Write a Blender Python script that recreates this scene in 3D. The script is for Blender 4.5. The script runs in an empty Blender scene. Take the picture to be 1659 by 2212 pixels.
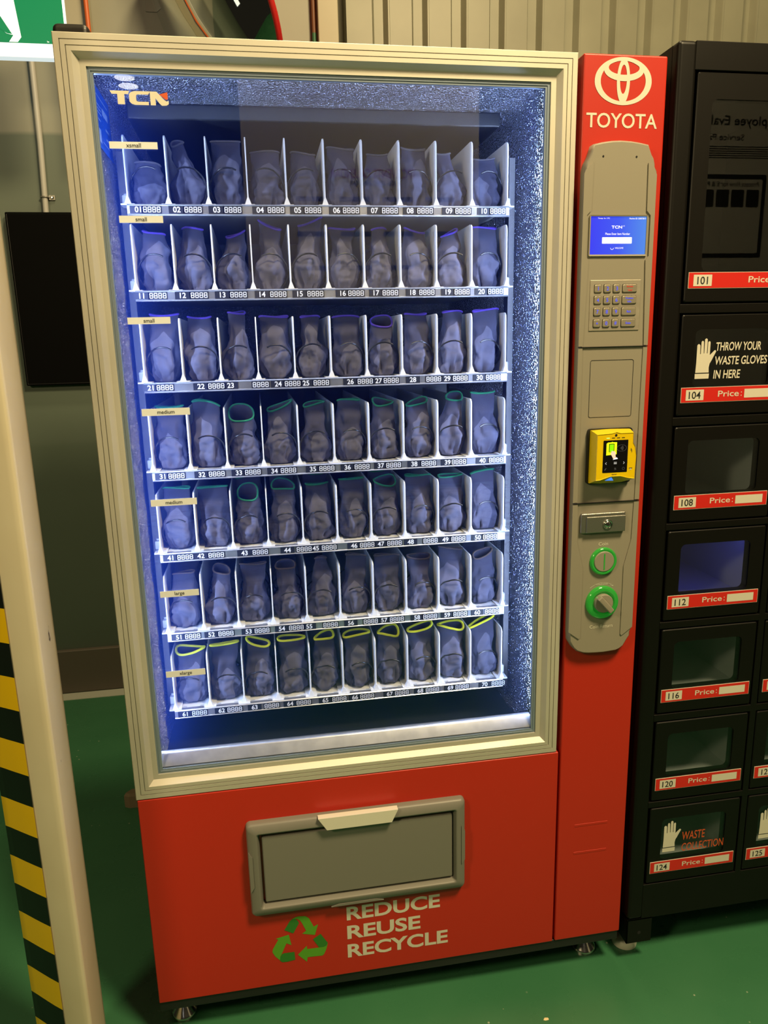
import bpy, bmesh, math, random
from mathutils import Vector, Matrix, noise
random.seed(7)
PI = math.pi
SC = bpy.context.scene
COL = SC.collection

# ------------------------------------------------------------------ camera, world, lights, exposure
cam_d = bpy.data.cameras.new('camera')
cam_d.sensor_fit = 'VERTICAL'; cam_d.sensor_height = 36.0
cam_d.lens = 1590.0 * 36.0 / 2212.0
cam_d.clip_start = 0.02
cam = bpy.data.objects.new('camera', cam_d); COL.objects.link(cam)
_r = (0.98585976, -0.16593379, -0.02337739)
_d = (-0.05936624, -0.21538915, -0.9747221)
_f = (0.1567041, 0.96232712, -0.22219436)
cam.matrix_world = Matrix(((_r[0], -_d[0], -_f[0], 0.28737), (_r[1], -_d[1], -_f[1], -1.35051),
                           (_r[2], -_d[2], -_f[2], 1.44303), (0, 0, 0, 1)))
SC.camera = cam

SC.view_settings.view_transform = 'Standard'
SC.view_settings.look = 'None'
SC.view_settings.gamma = 1.0
SC.view_settings.use_curve_mapping = False
SC.view_settings.exposure = 0.0
SC.cycles.max_bounces = 8
SC.cycles.transparent_max_bounces = 16
SC.cycles.sample_clamp_indirect = 6.0
SC.cycles.caustics_reflective = False
SC.cycles.caustics_refractive = False

w = bpy.data.worlds.new('world'); SC.world = w; w.use_nodes = True
w.node_tree.nodes['Background'].inputs[0].default_value = (1.0, 0.84, 0.55, 1)
w.node_tree.nodes['Background'].inputs[1].default_value = 0.013

WARM = (1.0, 0.78, 0.42)
LED = (0.50, 0.64, 1.0)


def lamp(name, loc, target, size, power, color, sy=None):
    d = bpy.data.lights.new(name, 'AREA'); d.energy = power; d.color = color
    if sy: d.shape = 'RECTANGLE'; d.size = size; d.size_y = sy
    else: d.shape = 'DISK'; d.size = size
    o = bpy.data.objects.new(name, d); COL.objects.link(o)
    o.location = loc
    v = Vector(target) - Vector(loc)
    o.rotation_euler = v.to_track_quat('-Z', 'Y').to_euler()
    return o


lamp('ceiling_and_fill_light', (1.6, -1.6, 3.9), (0.8, 0, 1.0), 0.7, 172, WARM)
lamp('ceiling_and_fill_light', (0.9, 0.35, 4.9), (0.8, 0.3, 0.0), 0.5, 95, WARM)
lamp('ceiling_and_fill_light', (-1.2, -1.6, 2.3), (-0.2, -0.1, 0.7), 0.4, 25, WARM)  # low fill light added to brighten the hazard tape, no fixture known there


def strip_light(loc, n, up, width, length, power):
    """LED strip of the machine: long along up, shining along n."""
    d = bpy.data.lights.new('led_strip', 'AREA'); d.energy = power; d.color = LED
    d.shape = 'RECTANGLE'; d.size = width; d.size_y = length
    o = bpy.data.objects.new('led_strip', d); COL.objects.link(o)
    z = -Vector(n).normalized(); y = Vector(up).normalized(); x = y.cross(z)
    o.matrix_world = Matrix(((x[0], y[0], z[0], loc[0]), (x[1], y[1], z[1], loc[1]), (x[2], y[2], z[2], loc[2]), (0, 0, 0, 1)))
    return o


# the machine's own LED strips, tucked behind the door frame: left, right and top
strip_light((0.0458, 0.054, 1.27), (1.0, 0.10, 0), (0, 0, 1), 0.006, 1.20, 5.2)
strip_light((0.8242, 0.024, 1.27), (-0.85, 0.5, 0), (0, 0, 1), 0.005, 1.20, 5.0)
strip_light((0.4350, 0.026, 1.886), (0, 0.6, -0.8), (1, 0, 0), 0.005, 0.70, 0.4)

# ------------------------------------------------------------------ materials
MATS = {}


def mat(name, col, rough=0.5, metal=0.0, emit=None, es=1.0, spec=0.5, coat=0.0):
    m = bpy.data.materials.new(name); m.use_nodes = True
    b = m.node_tree.nodes['Principled BSDF']
    b.inputs['Base Color'].default_value = (*col, 1)
    b.inputs['Roughness'].default_value = rough
    b.inputs['Metallic'].default_value = metal
    b.inputs['Specular IOR Level'].default_value = spec
    b.inputs['Coat Weight'].default_value = coat
    if emit:
        b.inputs['Emission Color'].default_value = (*emit, 1)
        b.inputs['Emission Strength'].default_value = es
    MATS[name] = m
    return m


def N(m, t, **kw):
    n = m.node_tree.nodes.new(t)
    for k, v in kw.items():
        if hasattr(n, k): setattr(n, k, v)
        else: n.inputs[k].default_value = v
    return n


def L(m, a, ao, b, bi):
    m.node_tree.links.new(a.outputs[ao], b.inputs[bi])


def bsdf(m): return m.node_tree.nodes['Principled BSDF']


def ramp(m, stops, interp='LINEAR'):
    n = m.node_tree.nodes.new('ShaderNodeValToRGB'); n.color_ramp.interpolation = interp
    e = n.color_ramp.elements
    while len(e) < len(stops): e.new(0.5)
    for el, (p, c) in zip(e, stops): el.position = p; el.color = (*c, 1)
    return n


def noise_bump(m, scale, strength, dist=0.001, detail=2.0, coord='Object'):
    tc = N(m, 'ShaderNodeTexCoord'); nz = N(m, 'ShaderNodeTexNoise', Scale=scale, Detail=detail)
    bp = N(m, 'ShaderNodeBump', Strength=strength, Distance=dist)
    L(m, tc, coord, nz, 'Vector'); L(m, nz, 'Fac', bp, 'Height'); L(m, bp, 'Normal', bsdf(m), 'Normal')
    return tc, nz


def noise_color(m, scale, c1, c2, p1=0.35, p2=0.65, detail=4.0, stretch=None):
    tc = N(m, 'ShaderNodeTexCoord'); nz = N(m, 'ShaderNodeTexNoise', Scale=scale, Detail=detail)
    if stretch:
        mp = N(m, 'ShaderNodeMapping'); mp.inputs['Scale'].default_value = stretch
        L(m, tc, 'Object', mp, 'Vector'); L(m, mp, 'Vector', nz, 'Vector')
    else: L(m, tc, 'Object', nz, 'Vector')
    r = ramp(m, [(p1, c1), (p2, c2)])
    L(m, nz, 'Fac', r, 'Fac'); L(m, r, 'Color', bsdf(m), 'Base Color')
    return r


# metals and paints
alu = mat('brushed_aluminium', (0.62, 0.60, 0.55), 0.52, 0.35)
noise_color(alu, 6, (0.54, 0.51, 0.44), (0.59, 0.56, 0.48), stretch=(1, 1, 1))
railm = mat('rail_aluminium', (0.66, 0.67, 0.70), 0.30, 0.85)
noise_color(railm, 30, (0.55, 0.56, 0.6), (0.72, 0.73, 0.76), stretch=(1, 1, 1))
chrome = mat('chrome', (0.72, 0.70, 0.66), 0.18, 1.0)
red = mat('red_paint', (0.48, 0.022, 0.010), 0.38); noise_bump(red, 700, 0.08, 0.0004)
fascia = mat('grey_plastic', (0.265, 0.242, 0.190), 0.48); noise_bump(fascia, 1200, 0.12, 0.0003)
hatchm = mat('hatch_grey', (0.19, 0.182, 0.158), 0.45)
darkgap = mat('black_gap', (0.006, 0.006, 0.006), 0.8)
blackm = mat('black_powder_coat', (0.0040, 0.0034, 0.0026), 0.42, spec=0.24); noise_bump(blackm, 1500, 0.15, 0.0003)
blackpl = mat('black_plastic', (0.012, 0.012, 0.012), 0.4)
cream = mat('cream_vinyl', (0.66, 0.62, 0.52), 0.45)
creampl = mat('cream_plastic', (0.70, 0.68, 0.58), 0.35)
paper = mat('paper', (0.68, 0.71, 0.74), 0.7)
ink = mat('black_ink', (0.02, 0.02, 0.02), 0.6)
redvinyl = mat('red_vinyl', (0.60, 0.018, 0.012), 0.4)
orangered = mat('orange_vinyl', (0.60, 0.09, 0.02), 0.5)
green_l = mat('leaf_green_vinyl', (0.10, 0.34, 0.02), 0.5)
green_d = mat('dark_green_vinyl', (0.03, 0.19, 0.02), 0.5)
white = mat('white_plastic', (0.80, 0.82, 0.84), 0.4)
tray_w = mat('tray_white', (0.74, 0.76, 0.78), 0.45)
wire = mat('black_wire', (0.008, 0.008, 0.010), 0.28, spec=0.5)
labelblk = mat('label_black', (0.012, 0.014, 0.022), 0.45)
labelwht = mat('label_white', (0.85, 0.87, 0.9), 0.5)
gasket = mat('grey_gasket', (0.24, 0.30, 0.38), 0.4, 0.3)
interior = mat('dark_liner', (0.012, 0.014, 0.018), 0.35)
ceilplate = mat('duct_grey', (0.030, 0.032, 0.036), 0.4)
bluest = mat('blue_sticker', (0.01, 0.10, 0.62), 0.4)
palest = mat('pale_blue_print', (0.28, 0.42, 0.80), 0.5)
yellow = mat('yellow_plastic', (0.78, 0.54, 0.0), 0.38)
glow_g = mat('green_glow', (0.03, 0.26, 0.04), 0.12, emit=(0.01, 0.55, 0.03), es=0.16, coat=0.6)
glow_g2 = mat('bright_green_glow', (0.02, 0.4, 0.03), 0.2, emit=(0.05, 1.0, 0.12), es=1.0)
scr_blk = mat('black_screen', (0.006, 0.006, 0.007), 0.12)
led_green = mat('lit_green_led', (0.3, 0.9, 0.1), 0.3, emit=(0.55, 1.0, 0.25), es=1.0)
e_white = mat('lit_white', (0.8, 0.8, 0.8), 0.4, emit=(0.62, 0.72, 1.0), es=0.75)
e_pale = mat('lit_pale', (0.1, 0.1, 0.1), 0.4, emit=(0.75, 0.72, 0.66), es=0.7)
e_grey = mat('lit_grey', (0.05, 0.05, 0.05), 0.4, emit=(0.2, 0.19, 0.18), es=0.35)
e_blue = mat('lit_blue', (0.05, 0.05, 0.4), 0.4, emit=(0.10, 0.13, 1.0), es=0.75)
e_red = mat('lit_red', (0.4, 0.03, 0.02), 0.4, emit=(0.9, 0.06, 0.03), es=0.5)
e_yel = mat('lit_yellow', (0.4, 0.4, 0.0), 0.4, emit=(0.72, 0.95, 0.01), es=0.95)
e_lime = mat('lit_lime', (0.2, 0.4, 0.0), 0.4, emit=(0.16, 0.72, 0.0), es=0.9)
e_skin = mat('lit_skin', (0.4, 0.3, 0.2), 0.4, emit=(0.75, 0.55, 0.40), es=0.9)
e_tri = mat('lit_blue_lamp', (0.05, 0.1, 0.4), 0.4, emit=(0.06, 0.26, 1.0), es=1.0)
keym = mat('key_steel', (0.42, 0.38, 0.30), 0.38, 0.6)
keyplate = mat('keypad_steel', (0.66, 0.60, 0.50), 0.35, 0.7)
noise_color(keyplate, 60, (0.60, 0.54, 0.44), (0.70, 0.64, 0.52), stretch=(0.1, 1, 1))
darkmetal = mat('cast_metal', (0.34, 0.33, 0.30), 0.35, 0.85); noise_bump(darkmetal, 600, 0.5, 0.0006)
sign_g = mat('sign_green', (0.0, 0.14, 0.06), 0.4, emit=(0.0, 0.16, 0.06), es=0.85)
sign_w = mat('sign_white', (0.8, 0.85, 0.85), 0.4, emit=(0.74, 0.86, 0.88), es=0.85)
conduit = mat('conduit_grey', (0.40, 0.39, 0.36), 0.45)
orange = mat('orange_cable', (0.50, 0.10, 0.02), 0.45)
brownp = mat('brown_pipe', (0.13, 0.045, 0.015), 0.5)
greentape = mat('green_tape', (0.02, 0.10, 0.04), 0.5)
redrim = mat('red_rim', (0.42, 0.015, 0.015), 0.35)
mirrorm = mat('mirror', (0.75, 0.78, 0.74), 0.03, 1.0)
tvblk = mat('monitor_black', (0.002, 0.002, 0.002), 0.55, spec=0.04)
trimbeige = mat('beige_trim', (0.34, 0.31, 0.22), 0.5)
lampw = mat('lamp_glass', (0.8, 0.8, 0.8), 0.4, emit=(1.0, 0.97, 0.92), es=12)
steel = mat('wall_steel', (0.28, 0.27, 0.24), 0.4, 0.6)
tape_y = mat('tape_yellow', (0.95, 0.58, 0.0), 0.42)
tape_k = mat('tape_black', (0.006, 0.006, 0.007), 0.45, spec=0.25)
chip = mat('paint_chip', (0.8, 0.66, 0.36), 0.6)
cardboard = mat('brown_scrap', (0.20, 0.15, 0.09), 0.8)
boardw = mat('board_white', (0.62, 0.60, 0.56), 0.5)
boardblk = mat('board_black', (0.02, 0.02, 0.02), 0.5)
boardred = mat('board_maroon', (0.35, 0.03, 0.06), 0.5)
boardbl = mat('board_navy', (0.06, 0.07, 0.20), 0.5)

# floor: green epoxy with scuffs and pale specks
floorm = mat('green_epoxy', (0.02, 0.13, 0.04), 0.22)
tc = N(floorm, 'ShaderNodeTexCoord')
n1 = N(floorm, 'ShaderNodeTexNoise', Scale=3.0, Detail=5.0); L(floorm, tc, 'Object', n1, 'Vector')
r1 = ramp(floorm, [(0.3, (0.034, 0.145, 0.066)), (0.7, (0.046, 0.172, 0.080))]); L(floorm, n1, 'Fac', r1, 'Fac')
v1 = N(floorm, 'ShaderNodeTexVoronoi', Scale=26.0); L(floorm, tc, 'Object', v1, 'Vector')
n2 = N(floorm, 'ShaderNodeTexNoise', Scale=5.0, Detail=3.0); L(floorm, tc, 'Object', n2, 'Vector')
r2 = ramp(floorm, [(0.05, (1, 1, 1)), (0.075, (0, 0, 0))]); L(floorm, v1, 'Distance', r2, 'Fac')
r3 = ramp(floorm, [(0.50, (0, 0, 0)), (0.56, (1, 1, 1))]); L(floorm, n2, 'Fac', r3, 'Fac')
mu = N(floorm, 'ShaderNodeMath', operation='MULTIPLY'); L(floorm, r2, 'Color', mu, 0); L(floorm, r3, 'Color', mu, 1)
mx = N(floorm, 'ShaderNodeMix', data_type='RGBA'); L(floorm, mu, 0, mx, 'Factor')
mx.inputs[7].default_value = (0.32, 0.38, 0.26, 1)
L(floorm, r1, 'Color', mx, 6); L(floorm, mx, 2, bsdf(floorm), 'Base Color')
n4 = N(floorm, 'ShaderNodeTexNoise', Scale=9.0, Detail=6.0); L(floorm, tc, 'Object', n4, 'Vector')
r4 = ramp(floorm, [(0.3, (0.20, 0.20, 0.20)), (0.75, (0.42, 0.42, 0.42))]); L(floorm, n4, 'Fac', r4, 'Fac')
L(floorm, r4, 'Color', bsdf(floorm), 'Roughness')
lineW = mat('floor_line_white', (0.46, 0.48, 0.40), 0.5)
skirt = mat('grey_skirting', (0.10, 0.085, 0.065), 0.5)

# painted wall: pale above, sage green dado below, with slab joints
wallm = mat('painted_wall', (0.3, 0.3, 0.25), 0.55)
tc = N(wallm, 'ShaderNodeTexCoord'); sp = N(wallm, 'ShaderNodeSeparateXYZ'); L(wallm, tc, 'Object', sp, 'Vector')
nz = N(wallm, 'ShaderNodeTexNoise', Scale=7.0, Detail=4.0); L(wallm, tc, 'Object', nz, 'Vector')
ms = N(wallm, 'ShaderNodeMath', operation='MULTIPLY'); ms.inputs[1].default_value = 0.012; L(wallm, nz, 'Fac', ms, 0)
ad = N(wallm, 'ShaderNodeMath', operation='ADD'); L(wallm, sp, 'Z', ad, 0); L(wallm, ms, 0, ad, 1)
dv = N(wallm, 'ShaderNodeMath', operation='DIVIDE'); dv.inputs[1].default_value = 4.0; L(wallm, ad, 0, dv, 0)
rw = ramp(wallm, [(0.0, (0.085, 0.115, 0.085)), (1.083 / 4, (0.085, 0.115, 0.085)), (1.086 / 4, (0.03, 0.04, 0.03)), (1.092 / 4, (0.095, 0.125, 0.095)),
                  (2.238 / 4, (0.12, 0.145, 0.115)), (2.240 / 4, (0.26, 0.26, 0.21)), (1.0, (0.26, 0.26, 0.21))])
L(wallm, dv, 0, rw, 'Fac')
nz2 = N(wallm, 'ShaderNodeTexNoise', Scale=2.5, Detail=6.0); L(wallm, tc, 'Object', nz2, 'Vector')
hs = N(wallm, 'ShaderNodeHueSaturation'); mr = N(wallm, 'ShaderNodeMapRange')
mr.inputs[3].default_value = 0.85; mr.inputs[4].default_value = 1.12
L(wallm, nz2, 'Fac', mr, 0); L(wallm, mr, 0, hs, 'Value'); L(wallm, rw, 'Color', hs, 'Color')
L(wallm, hs, 'Color', bsdf(wallm), 'Base Color')

corr = mat('corrugated_sheet', (0.36, 0.34, 0.24), 0.45)
noise_color(corr, 4, (0.200, 0.196, 0.140), (0.235, 0.230, 0.165))

# cream column paint with chips
pillm = mat('cream_column_paint', (0.62, 0.55, 0.40), 0.42)
tc = N(pillm, 'ShaderNodeTexCoord')
mp = N(pillm, 'ShaderNodeMapping'); mp.inputs['Scale'].default_value = (26, 26, 13); L(pillm, tc, 'Object', mp, 'Vector')
n1 = N(pillm, 'ShaderNodeTexNoise', Scale=1.0, Detail=3.0); L(pillm, mp, 'Vector', n1, 'Vector')
r1 = ramp(pillm, [(0.735, (0, 0, 0)), (0.75, (1, 1, 1))]); L(pillm, n1, 'Fac', r1, 'Fac')
n2 = N(pillm, 'ShaderNodeTexNoise', Scale=5.0, Detail=5.0); L(pillm, tc, 'Object', n2, 'Vector')
r2 = ramp(pillm, [(0.3, (0.58, 0.50, 0.35)), (0.7, (0.64, 0.57, 0.42))]); L(pillm, n2, 'Fac', r2, 'Fac')
mx = N(pillm, 'ShaderNodeMix', data_type='RGBA'); L(pillm, r1, 'Color', mx, 'Factor'); L(pillm, r2, 'Color', mx, 6)
mx.inputs[7].default_value = (0.06, 0.05, 0.05, 1); L(pillm, mx, 2, bsdf(pillm), 'Base Color')

# embossed (stucco) aluminium liner
stucco = mat('embossed_aluminium', (0.34, 0.35, 0.38), 0.17, 1.0)
tc = N(stucco, 'ShaderNodeTexCoord'); vo = N(stucco, 'ShaderNodeTexVoronoi', Scale=260.0); L(stucco, tc, 'Object', vo, 'Vector')
nz = N(stucco, 'ShaderNodeTexNoise', Scale=160.0, Detail=2.0); L(stucco, tc, 'Object', nz, 'Vector')
ad = N(stucco, 'ShaderNodeMath', operation='ADD'); L(stucco, vo, 'Distance', ad, 0); L(stucco, nz, 'Fac', ad, 1)
bp = N(stucco, 'ShaderNodeBump', Strength=1.0, Distance=0.014); L(stucco, ad, 0, bp, 'Height'); L(stucco, bp, 'Normal', bsdf(stucco), 'Normal')


def glass(name, tint, haze, haze_col):
    m = bpy.data.materials.new(name); m.use_nodes = True; nt = m.node_tree; nt.nodes.clear()
    out = nt.nodes.new('ShaderNodeOutputMaterial'); tr = nt.nodes.new('ShaderNodeBsdfTransparent'); tr.inputs[0].default_value = (*tint, 1)
    gl = nt.nodes.new('ShaderNodeBsdfGlossy'); gl.inputs['Roughness'].default_value = 0.0
    fr = nt.nodes.new('ShaderNodeFresnel'); ge = nt.nodes.new('ShaderNodeNewGeometry'); mr = nt.nodes.new('ShaderNodeMapRange')
    mr.inputs[3].default_value = 1.45; mr.inputs[4].default_value = 1 / 1.45
    nt.links.new(ge.outputs['Backfacing'], mr.inputs[0]); nt.links.new(mr.outputs[0], fr.inputs[0])
    m1 = nt.nodes.new('ShaderNodeMixShader'); nt.links.new(fr.outputs[0], m1.inputs[0]); nt.links.new(tr.outputs[0], m1.inputs[1]); nt.links.new(gl.outputs[0], m1.inputs[2])
    if haze:
        tl = nt.nodes.new('ShaderNodeBsdfTranslucent'); tl.inputs[0].default_value = (*haze_col, 1)
        m2 = nt.nodes.new('ShaderNodeMixShader'); m2.inputs[0].default_value = haze
        nt.links.new(m1.outputs[0], m2.inputs[1]); nt.links.new(tl.outputs[0], m2.inputs[2]); nt.links.new(m2.outputs[0], out.inputs[0])
    else: nt.links.new(m1.outputs[0], out.inputs[0])
    MATS[name] = m
    return m


glassm = glass('door_glass', (0.97, 0.98, 1.0), 0.026, (0.06, 0.16, 1.0))
acryl = glass('clear_acrylic', (0.80, 0.82, 0.82), 0.0, None)

# lit display gradient
scr_blue = mat('lit_display', (0.02, 0.03, 0.3), 0.2)
tc = N(scr_blue, 'ShaderNodeTexCoord'); sp = N(scr_blue, 'ShaderNodeSeparateXYZ'); L(scr_blue, tc, 'Object', sp, 'Vector')
mr = N(scr_blue, 'ShaderNodeMapRange'); mr.inputs[1].default_value = 0.375; mr.inputs[2].default_value = 0.484; L(scr_blue, sp, 'X', mr, 0)
rr_ = ramp(scr_blue, [(0.0, (0.028, 0.028, 0.74)), (0.5, (0.035, 0.075, 0.72)), (1.0, (0.07, 0.24, 0.66))]); L(scr_blue, mr, 0, rr_, 'Fac')
L(scr_blue, rr_, 'Color', bsdf(scr_blue), 'Emission Color'); bsdf(scr_blue).inputs['Emission Strength'].default_value = 1.0

# knitted glove: grey knit with a paler coated palm patch (attribute "palm")
HEMS = {}


def glove_mat():
    m = mat('grey_knit', (0.12, 0.11, 0.13), 0.85, spec=0.2)
    at = N(m, 'ShaderNodeAttribute', attribute_name='palm')
    r = ramp(m, [(0.49, (0.054, 0.055, 0.092)), (0.51, (0.116, 0.116, 0.172))]); L(m, at, 'Fac', r, 'Fac')
    tc = N(m, 'ShaderNodeTexCoord'); nz = N(m, 'ShaderNodeTexNoise', Scale=60.0, Detail=4.0); L(m, tc, 'Object', nz, 'Vector')
    hs = N(m, 'ShaderNodeHueSaturation'); mr = N(m, 'ShaderNodeMapRange'); mr.inputs[3].default_value = 0.8; mr.inputs[4].default_value = 1.2
    L(m, nz, 'Fac', mr, 0); L(m, mr, 0, hs, 'Value'); L(m, r, 'Color', hs, 'Color'); L(m, hs, 'Color', bsdf(m), 'Base Color')
    wv = N(m, 'ShaderNodeTexWave', Scale=230.0, Distortion=0.4, bands_direction='X'); L(m, tc, 'Object', wv, 'Vector')
    bp = N(m, 'ShaderNodeBump', Strength=0.12, Distance=0.0004); L(m, wv, 'Fac', bp, 'Height'); L(m, bp, 'Normal', bsdf(m), 'Normal')
    return m


knit = glove_mat()
for k, c in dict(grey=(0.10, 0.095, 0.12), purple=(0.09, 0.045, 0.46), green=(0.01, 0.20, 0.09), brown=(0.10, 0.07, 0.065), yellow=(0.90, 0.86, 0.03)).items():
    HEMS[k] = mat('hem_' + k, c, 0.8)

# ------------------------------------------------------------------ mesh building helpers


class MB:
    """collects faces; build() links them as ONE mesh object"""

    def __init__(s): s.v = []; s.f = []; s.m = []; s.s = []; s.ms = []

    def mi(s, m):
        if m not in s.ms: s.ms.append(m)
        return s.ms.index(m)

    def add(s, vs, fs, m, smooth=False):
        o = len(s.v); s.v += [tuple(v) for v in vs]; i = s.mi(m)
        for f in fs: s.f.append([o + k for k in f]); s.m.append(i); s.s.append(smooth)

    def box(s, x0, x1, y0, y1, z0, z1, m, bev=0.0, seg=2):
        if bev <= 0:
            vs = [(x, y, z) for x in (x0, x1) for y in (y0, y1) for z in (z0, z1)]
            s.add(vs, [(0, 1, 3, 2), (4, 6, 7, 5), (0, 4, 5, 1), (2, 3, 7, 6), (0, 2, 6, 4), (1, 5, 7, 3)], m)
            return
        bm = bmesh.new(); bmesh.ops.create_cube(bm, size=1.0)
        for v in bm.verts: v.co = Vector(((x0 + x1) / 2 + v.co.x * (x1 - x0), (y0 + y1) / 2 + v.co.y * (y1 - y0), (z0 + z1) / 2 + v.co.z * (z1 - z0)))
        bmesh.ops.bevel(bm, geom=list(bm.edges), offset=bev, segments=seg, affect='EDGES', profile=0.5)
        bm.verts.index_update()
        s.add([v.co[:] for v in bm.verts], [[v.index for v in f.verts] for f in bm.faces], m, True)
        bm.free()

    def poly(s, pts, y, m, back=None):
        """flat outline of (x, z) points facing -y; with back a prism of that depth"""
        n = len(pts)
        area = sum(pts[i][0] * pts[(i + 1) % n][1] - pts[(i + 1) % n][0] * pts[i][1] for i in range(n))
        if area < 0: pts = pts[::-1]
        bm = bmesh.new(); vs = [bm.verts.new((p[0], y, p[1])) for p in pts]
        f = bm.faces.new(vs); f.normal_update()
        bmesh.ops.triangulate(bm, faces=[f], ngon_method='EAR_CLIP'); bm.verts.index_update()
        s.add([v.co[:] for v in bm.verts], [[v.index for v in f.verts] for f in bm.faces], m); bm.free()
        if back is not None:
            s.add([(p[0], y, p[1]) for p in pts] + [(p[0], back, p[1]) for p in pts], [(i, i + n, (i + 1) % n + n, (i + 1) % n) for i in range(n)], m)

    def loops(s, ls, m, smooth=False, closed=True):
        """quads between successive equal-length loops of 3-D points"""
        n = len(ls[0]); vs = [p for l in ls for p in l]; fs = []
        for k in range(len(ls) - 1):
            for i in range(n if closed else n - 1):
                j = (i + 1) % n
                fs.append((k * n + i, k * n + j, (k + 1) * n + j, (k + 1) * n + i))
        s.add(vs, fs, m, smooth)

    def cap(s, loop, m, flip=False):
        s.add(loop, [list(range(len(loop)))[::-1] if flip else list(range(len(loop)))], m)

    def tube(s, pts, r, m, n=8, closed=False, caps=True):
        P = [Vector(p) for p in pts]; ls = []; k = len(P)
        up = Vector((0.013, 0.021, 1))
        for i in range(k):
            a = P[(i - 1) % k] if (closed or i > 0) else P[i]; b = P[(i + 1) % k] if (closed or i < k - 1) else P[i]
            t = (b - a).normalized(); u = t.cross(up)
            if u.length < 0.1: u = t.cross(Vector((1, 0.1, 0)))
            u.normalize(); w_ = u.cross(t)
            ls.append([P[i] + (u * math.cos(q) + w_ * math.sin(q)) * r for q in [2 * PI * j / n for j in range(n)]])
        if closed: ls.append(ls[0])
        s.loops(ls, m, True)
        if caps and not closed: s.cap(ls[0], m, True); s.cap(ls[-1], m)

    def lathe(s, c, axis, prof, m, n=24, smooth=True):
        """prof = (radius, offset along axis); c centre"""
        ax = Vector(axis).normalized(); u = ax.orthogonal().normalized(); w_ = ax.cross(u); c = Vector(c)
        ls = [[c + ax * h + (u * math.cos(2 * PI * j / n) + w_ * math.sin(2 * PI * j / n)) * r for j in range(n)] for r, h in prof]
        s.loops(ls, m, smooth)
        s.cap(ls[0], m, True); s.cap(ls[-1], m)

    def text(s, body, x0, z0, wd, ht, y, m, bold=0.0, slant=0.0):
        """lettering fitted to the box x0..x0+wd, z0..z0+ht on a surface facing -y"""
        vs, fs, bb = glyphs(body, bold)
        sx = wd / max(bb[2] - bb[0], 1e-6); sz = ht / max(bb[3] - bb[1], 1e-6)
        s.add([(x0 + (a - bb[0]) * sx + slant * (b - bb[1]) * sz, y, z0 + (b - bb[1]) * sz) for a, b in vs], fs, m)

    def text_c(s, body, cx, z0, ht, y, m, bold=0.0, wmax=1.0, sq=1.0):
        """lettering of height ht centred on cx, natural width times sq"""
        bb = glyphs(body, bold)[2]; wd = min((bb[2] - bb[0]) * ht / (bb[3] - bb[1]) * sq, wmax)
        s.text(body, cx - wd / 2, z0, wd, ht, y, m, bold)

    def build(s, name, parent=None, bevel=0.0):
        me = bpy.data.meshes.new(name); me.from_pydata(s.v, [], s.f)
        for m in s.ms: me.materials.append(m)
        me.polygons.foreach_set('material_index', s.m); me.polygons.foreach_set('use_smooth', s.s); me.update()
        o = bpy.data.objects.new(name, me); COL.objects.link(o)
        if parent:
            o.parent = parent
            off = Vector(parent.get('org', (0, 0, 0)))
            if off.length > 0: me.transform(Matrix.Translation(-off))
            o['org'] = parent.get('org', (0.0, 0.0, 0.0))
        if any(s.s):
            md = o.modifiers.new('wn', 'WEIGHTED_NORMAL'); md.keep_sharp = True
        return o


_gc = {}


def glyphs(body, bold=0.0):
    k = (body, bold)
    if k not in _gc:
        cu = bpy.data.curves.new('lettering', 'FONT'); cu.body = body; cu.offset = bold; cu.resolution_u = 4
        o = bpy.data.objects.new('lettering', cu); COL.objects.link(o)
        dg = bpy.context.evaluated_depsgraph_get(); me = o.evaluated_get(dg).to_mesh()
        vs = [(v.co.x, v.co.y) for v in me.vertices]; fs = [list(p.vertices) for p in me.polygons]
        # faces towards -y
        out = []
        for f in fs:
            a = sum(vs[f[i]][0] * vs[f[(i + 1) % len(f)]][1] - vs[f[(i + 1) % len(f)]][0] * vs[f[i]][1] for i in range(len(f)))
            out.append(f if a > 0 else f[::-1])
        _gc[k] = (vs, out, (min(v[0] for v in vs), min(v[1] for v in vs), max(v[0] for v in vs), max(v[1] for v in vs)))
        bpy.data.objects.remove(o); bpy.data.curves.remove(cu)
    return _gc[k]


def empty(name, label, cat, loc=(0, 0, 0), group=None):
    o = bpy.data.objects.new(name, None); COL.objects.link(o); o.location = loc; o.empty_display_size = 0.05
    o['org'] = tuple(float(c) for c in loc)
    return tag(o, label, cat, group)


def tag(o, label=None, cat=None, group=None, kind=None):
    if label: o['label'] = label
    if cat: o['category'] = cat
    if group: o['group'] = group
    if kind: o['kind'] = kind
    return o


def struct(name, mb): return tag(mb.build(name), kind='structure')


def rr(x0, x1, z0, z1, r, n=6):
    """rounded rectangle outline, counter-clockwise seen from -y"""
    pts = []
    for cx, cz, a0 in ((x1 - r, z0 + r, -90), (x1 - r, z1 - r, 0), (x0 + r, z1 - r, 90), (x0 + r, z0 + r, 180)):
        for i in range(n + 1):
            a = math.radians(a0 + 90.0 * i / n); pts.append((cx + r * math.cos(a), cz + r * math.sin(a)))
    return pts


def at(pts, y): return [(p[0], y, p[1]) for p in pts]


def rect_sweep(mb, x0, x1, z0, z1, prof, m, smooth=False):
    """mitred frame: prof = (inset, y)"""
    ls = [[(x0 + t, y, z0 + t), (x1 - t, y, z0 + t), (x1 - t, y, z1 - t), (x0 + t, y, z1 - t)] for t, y in prof]
    mb.loops(ls, m, smooth)


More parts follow.
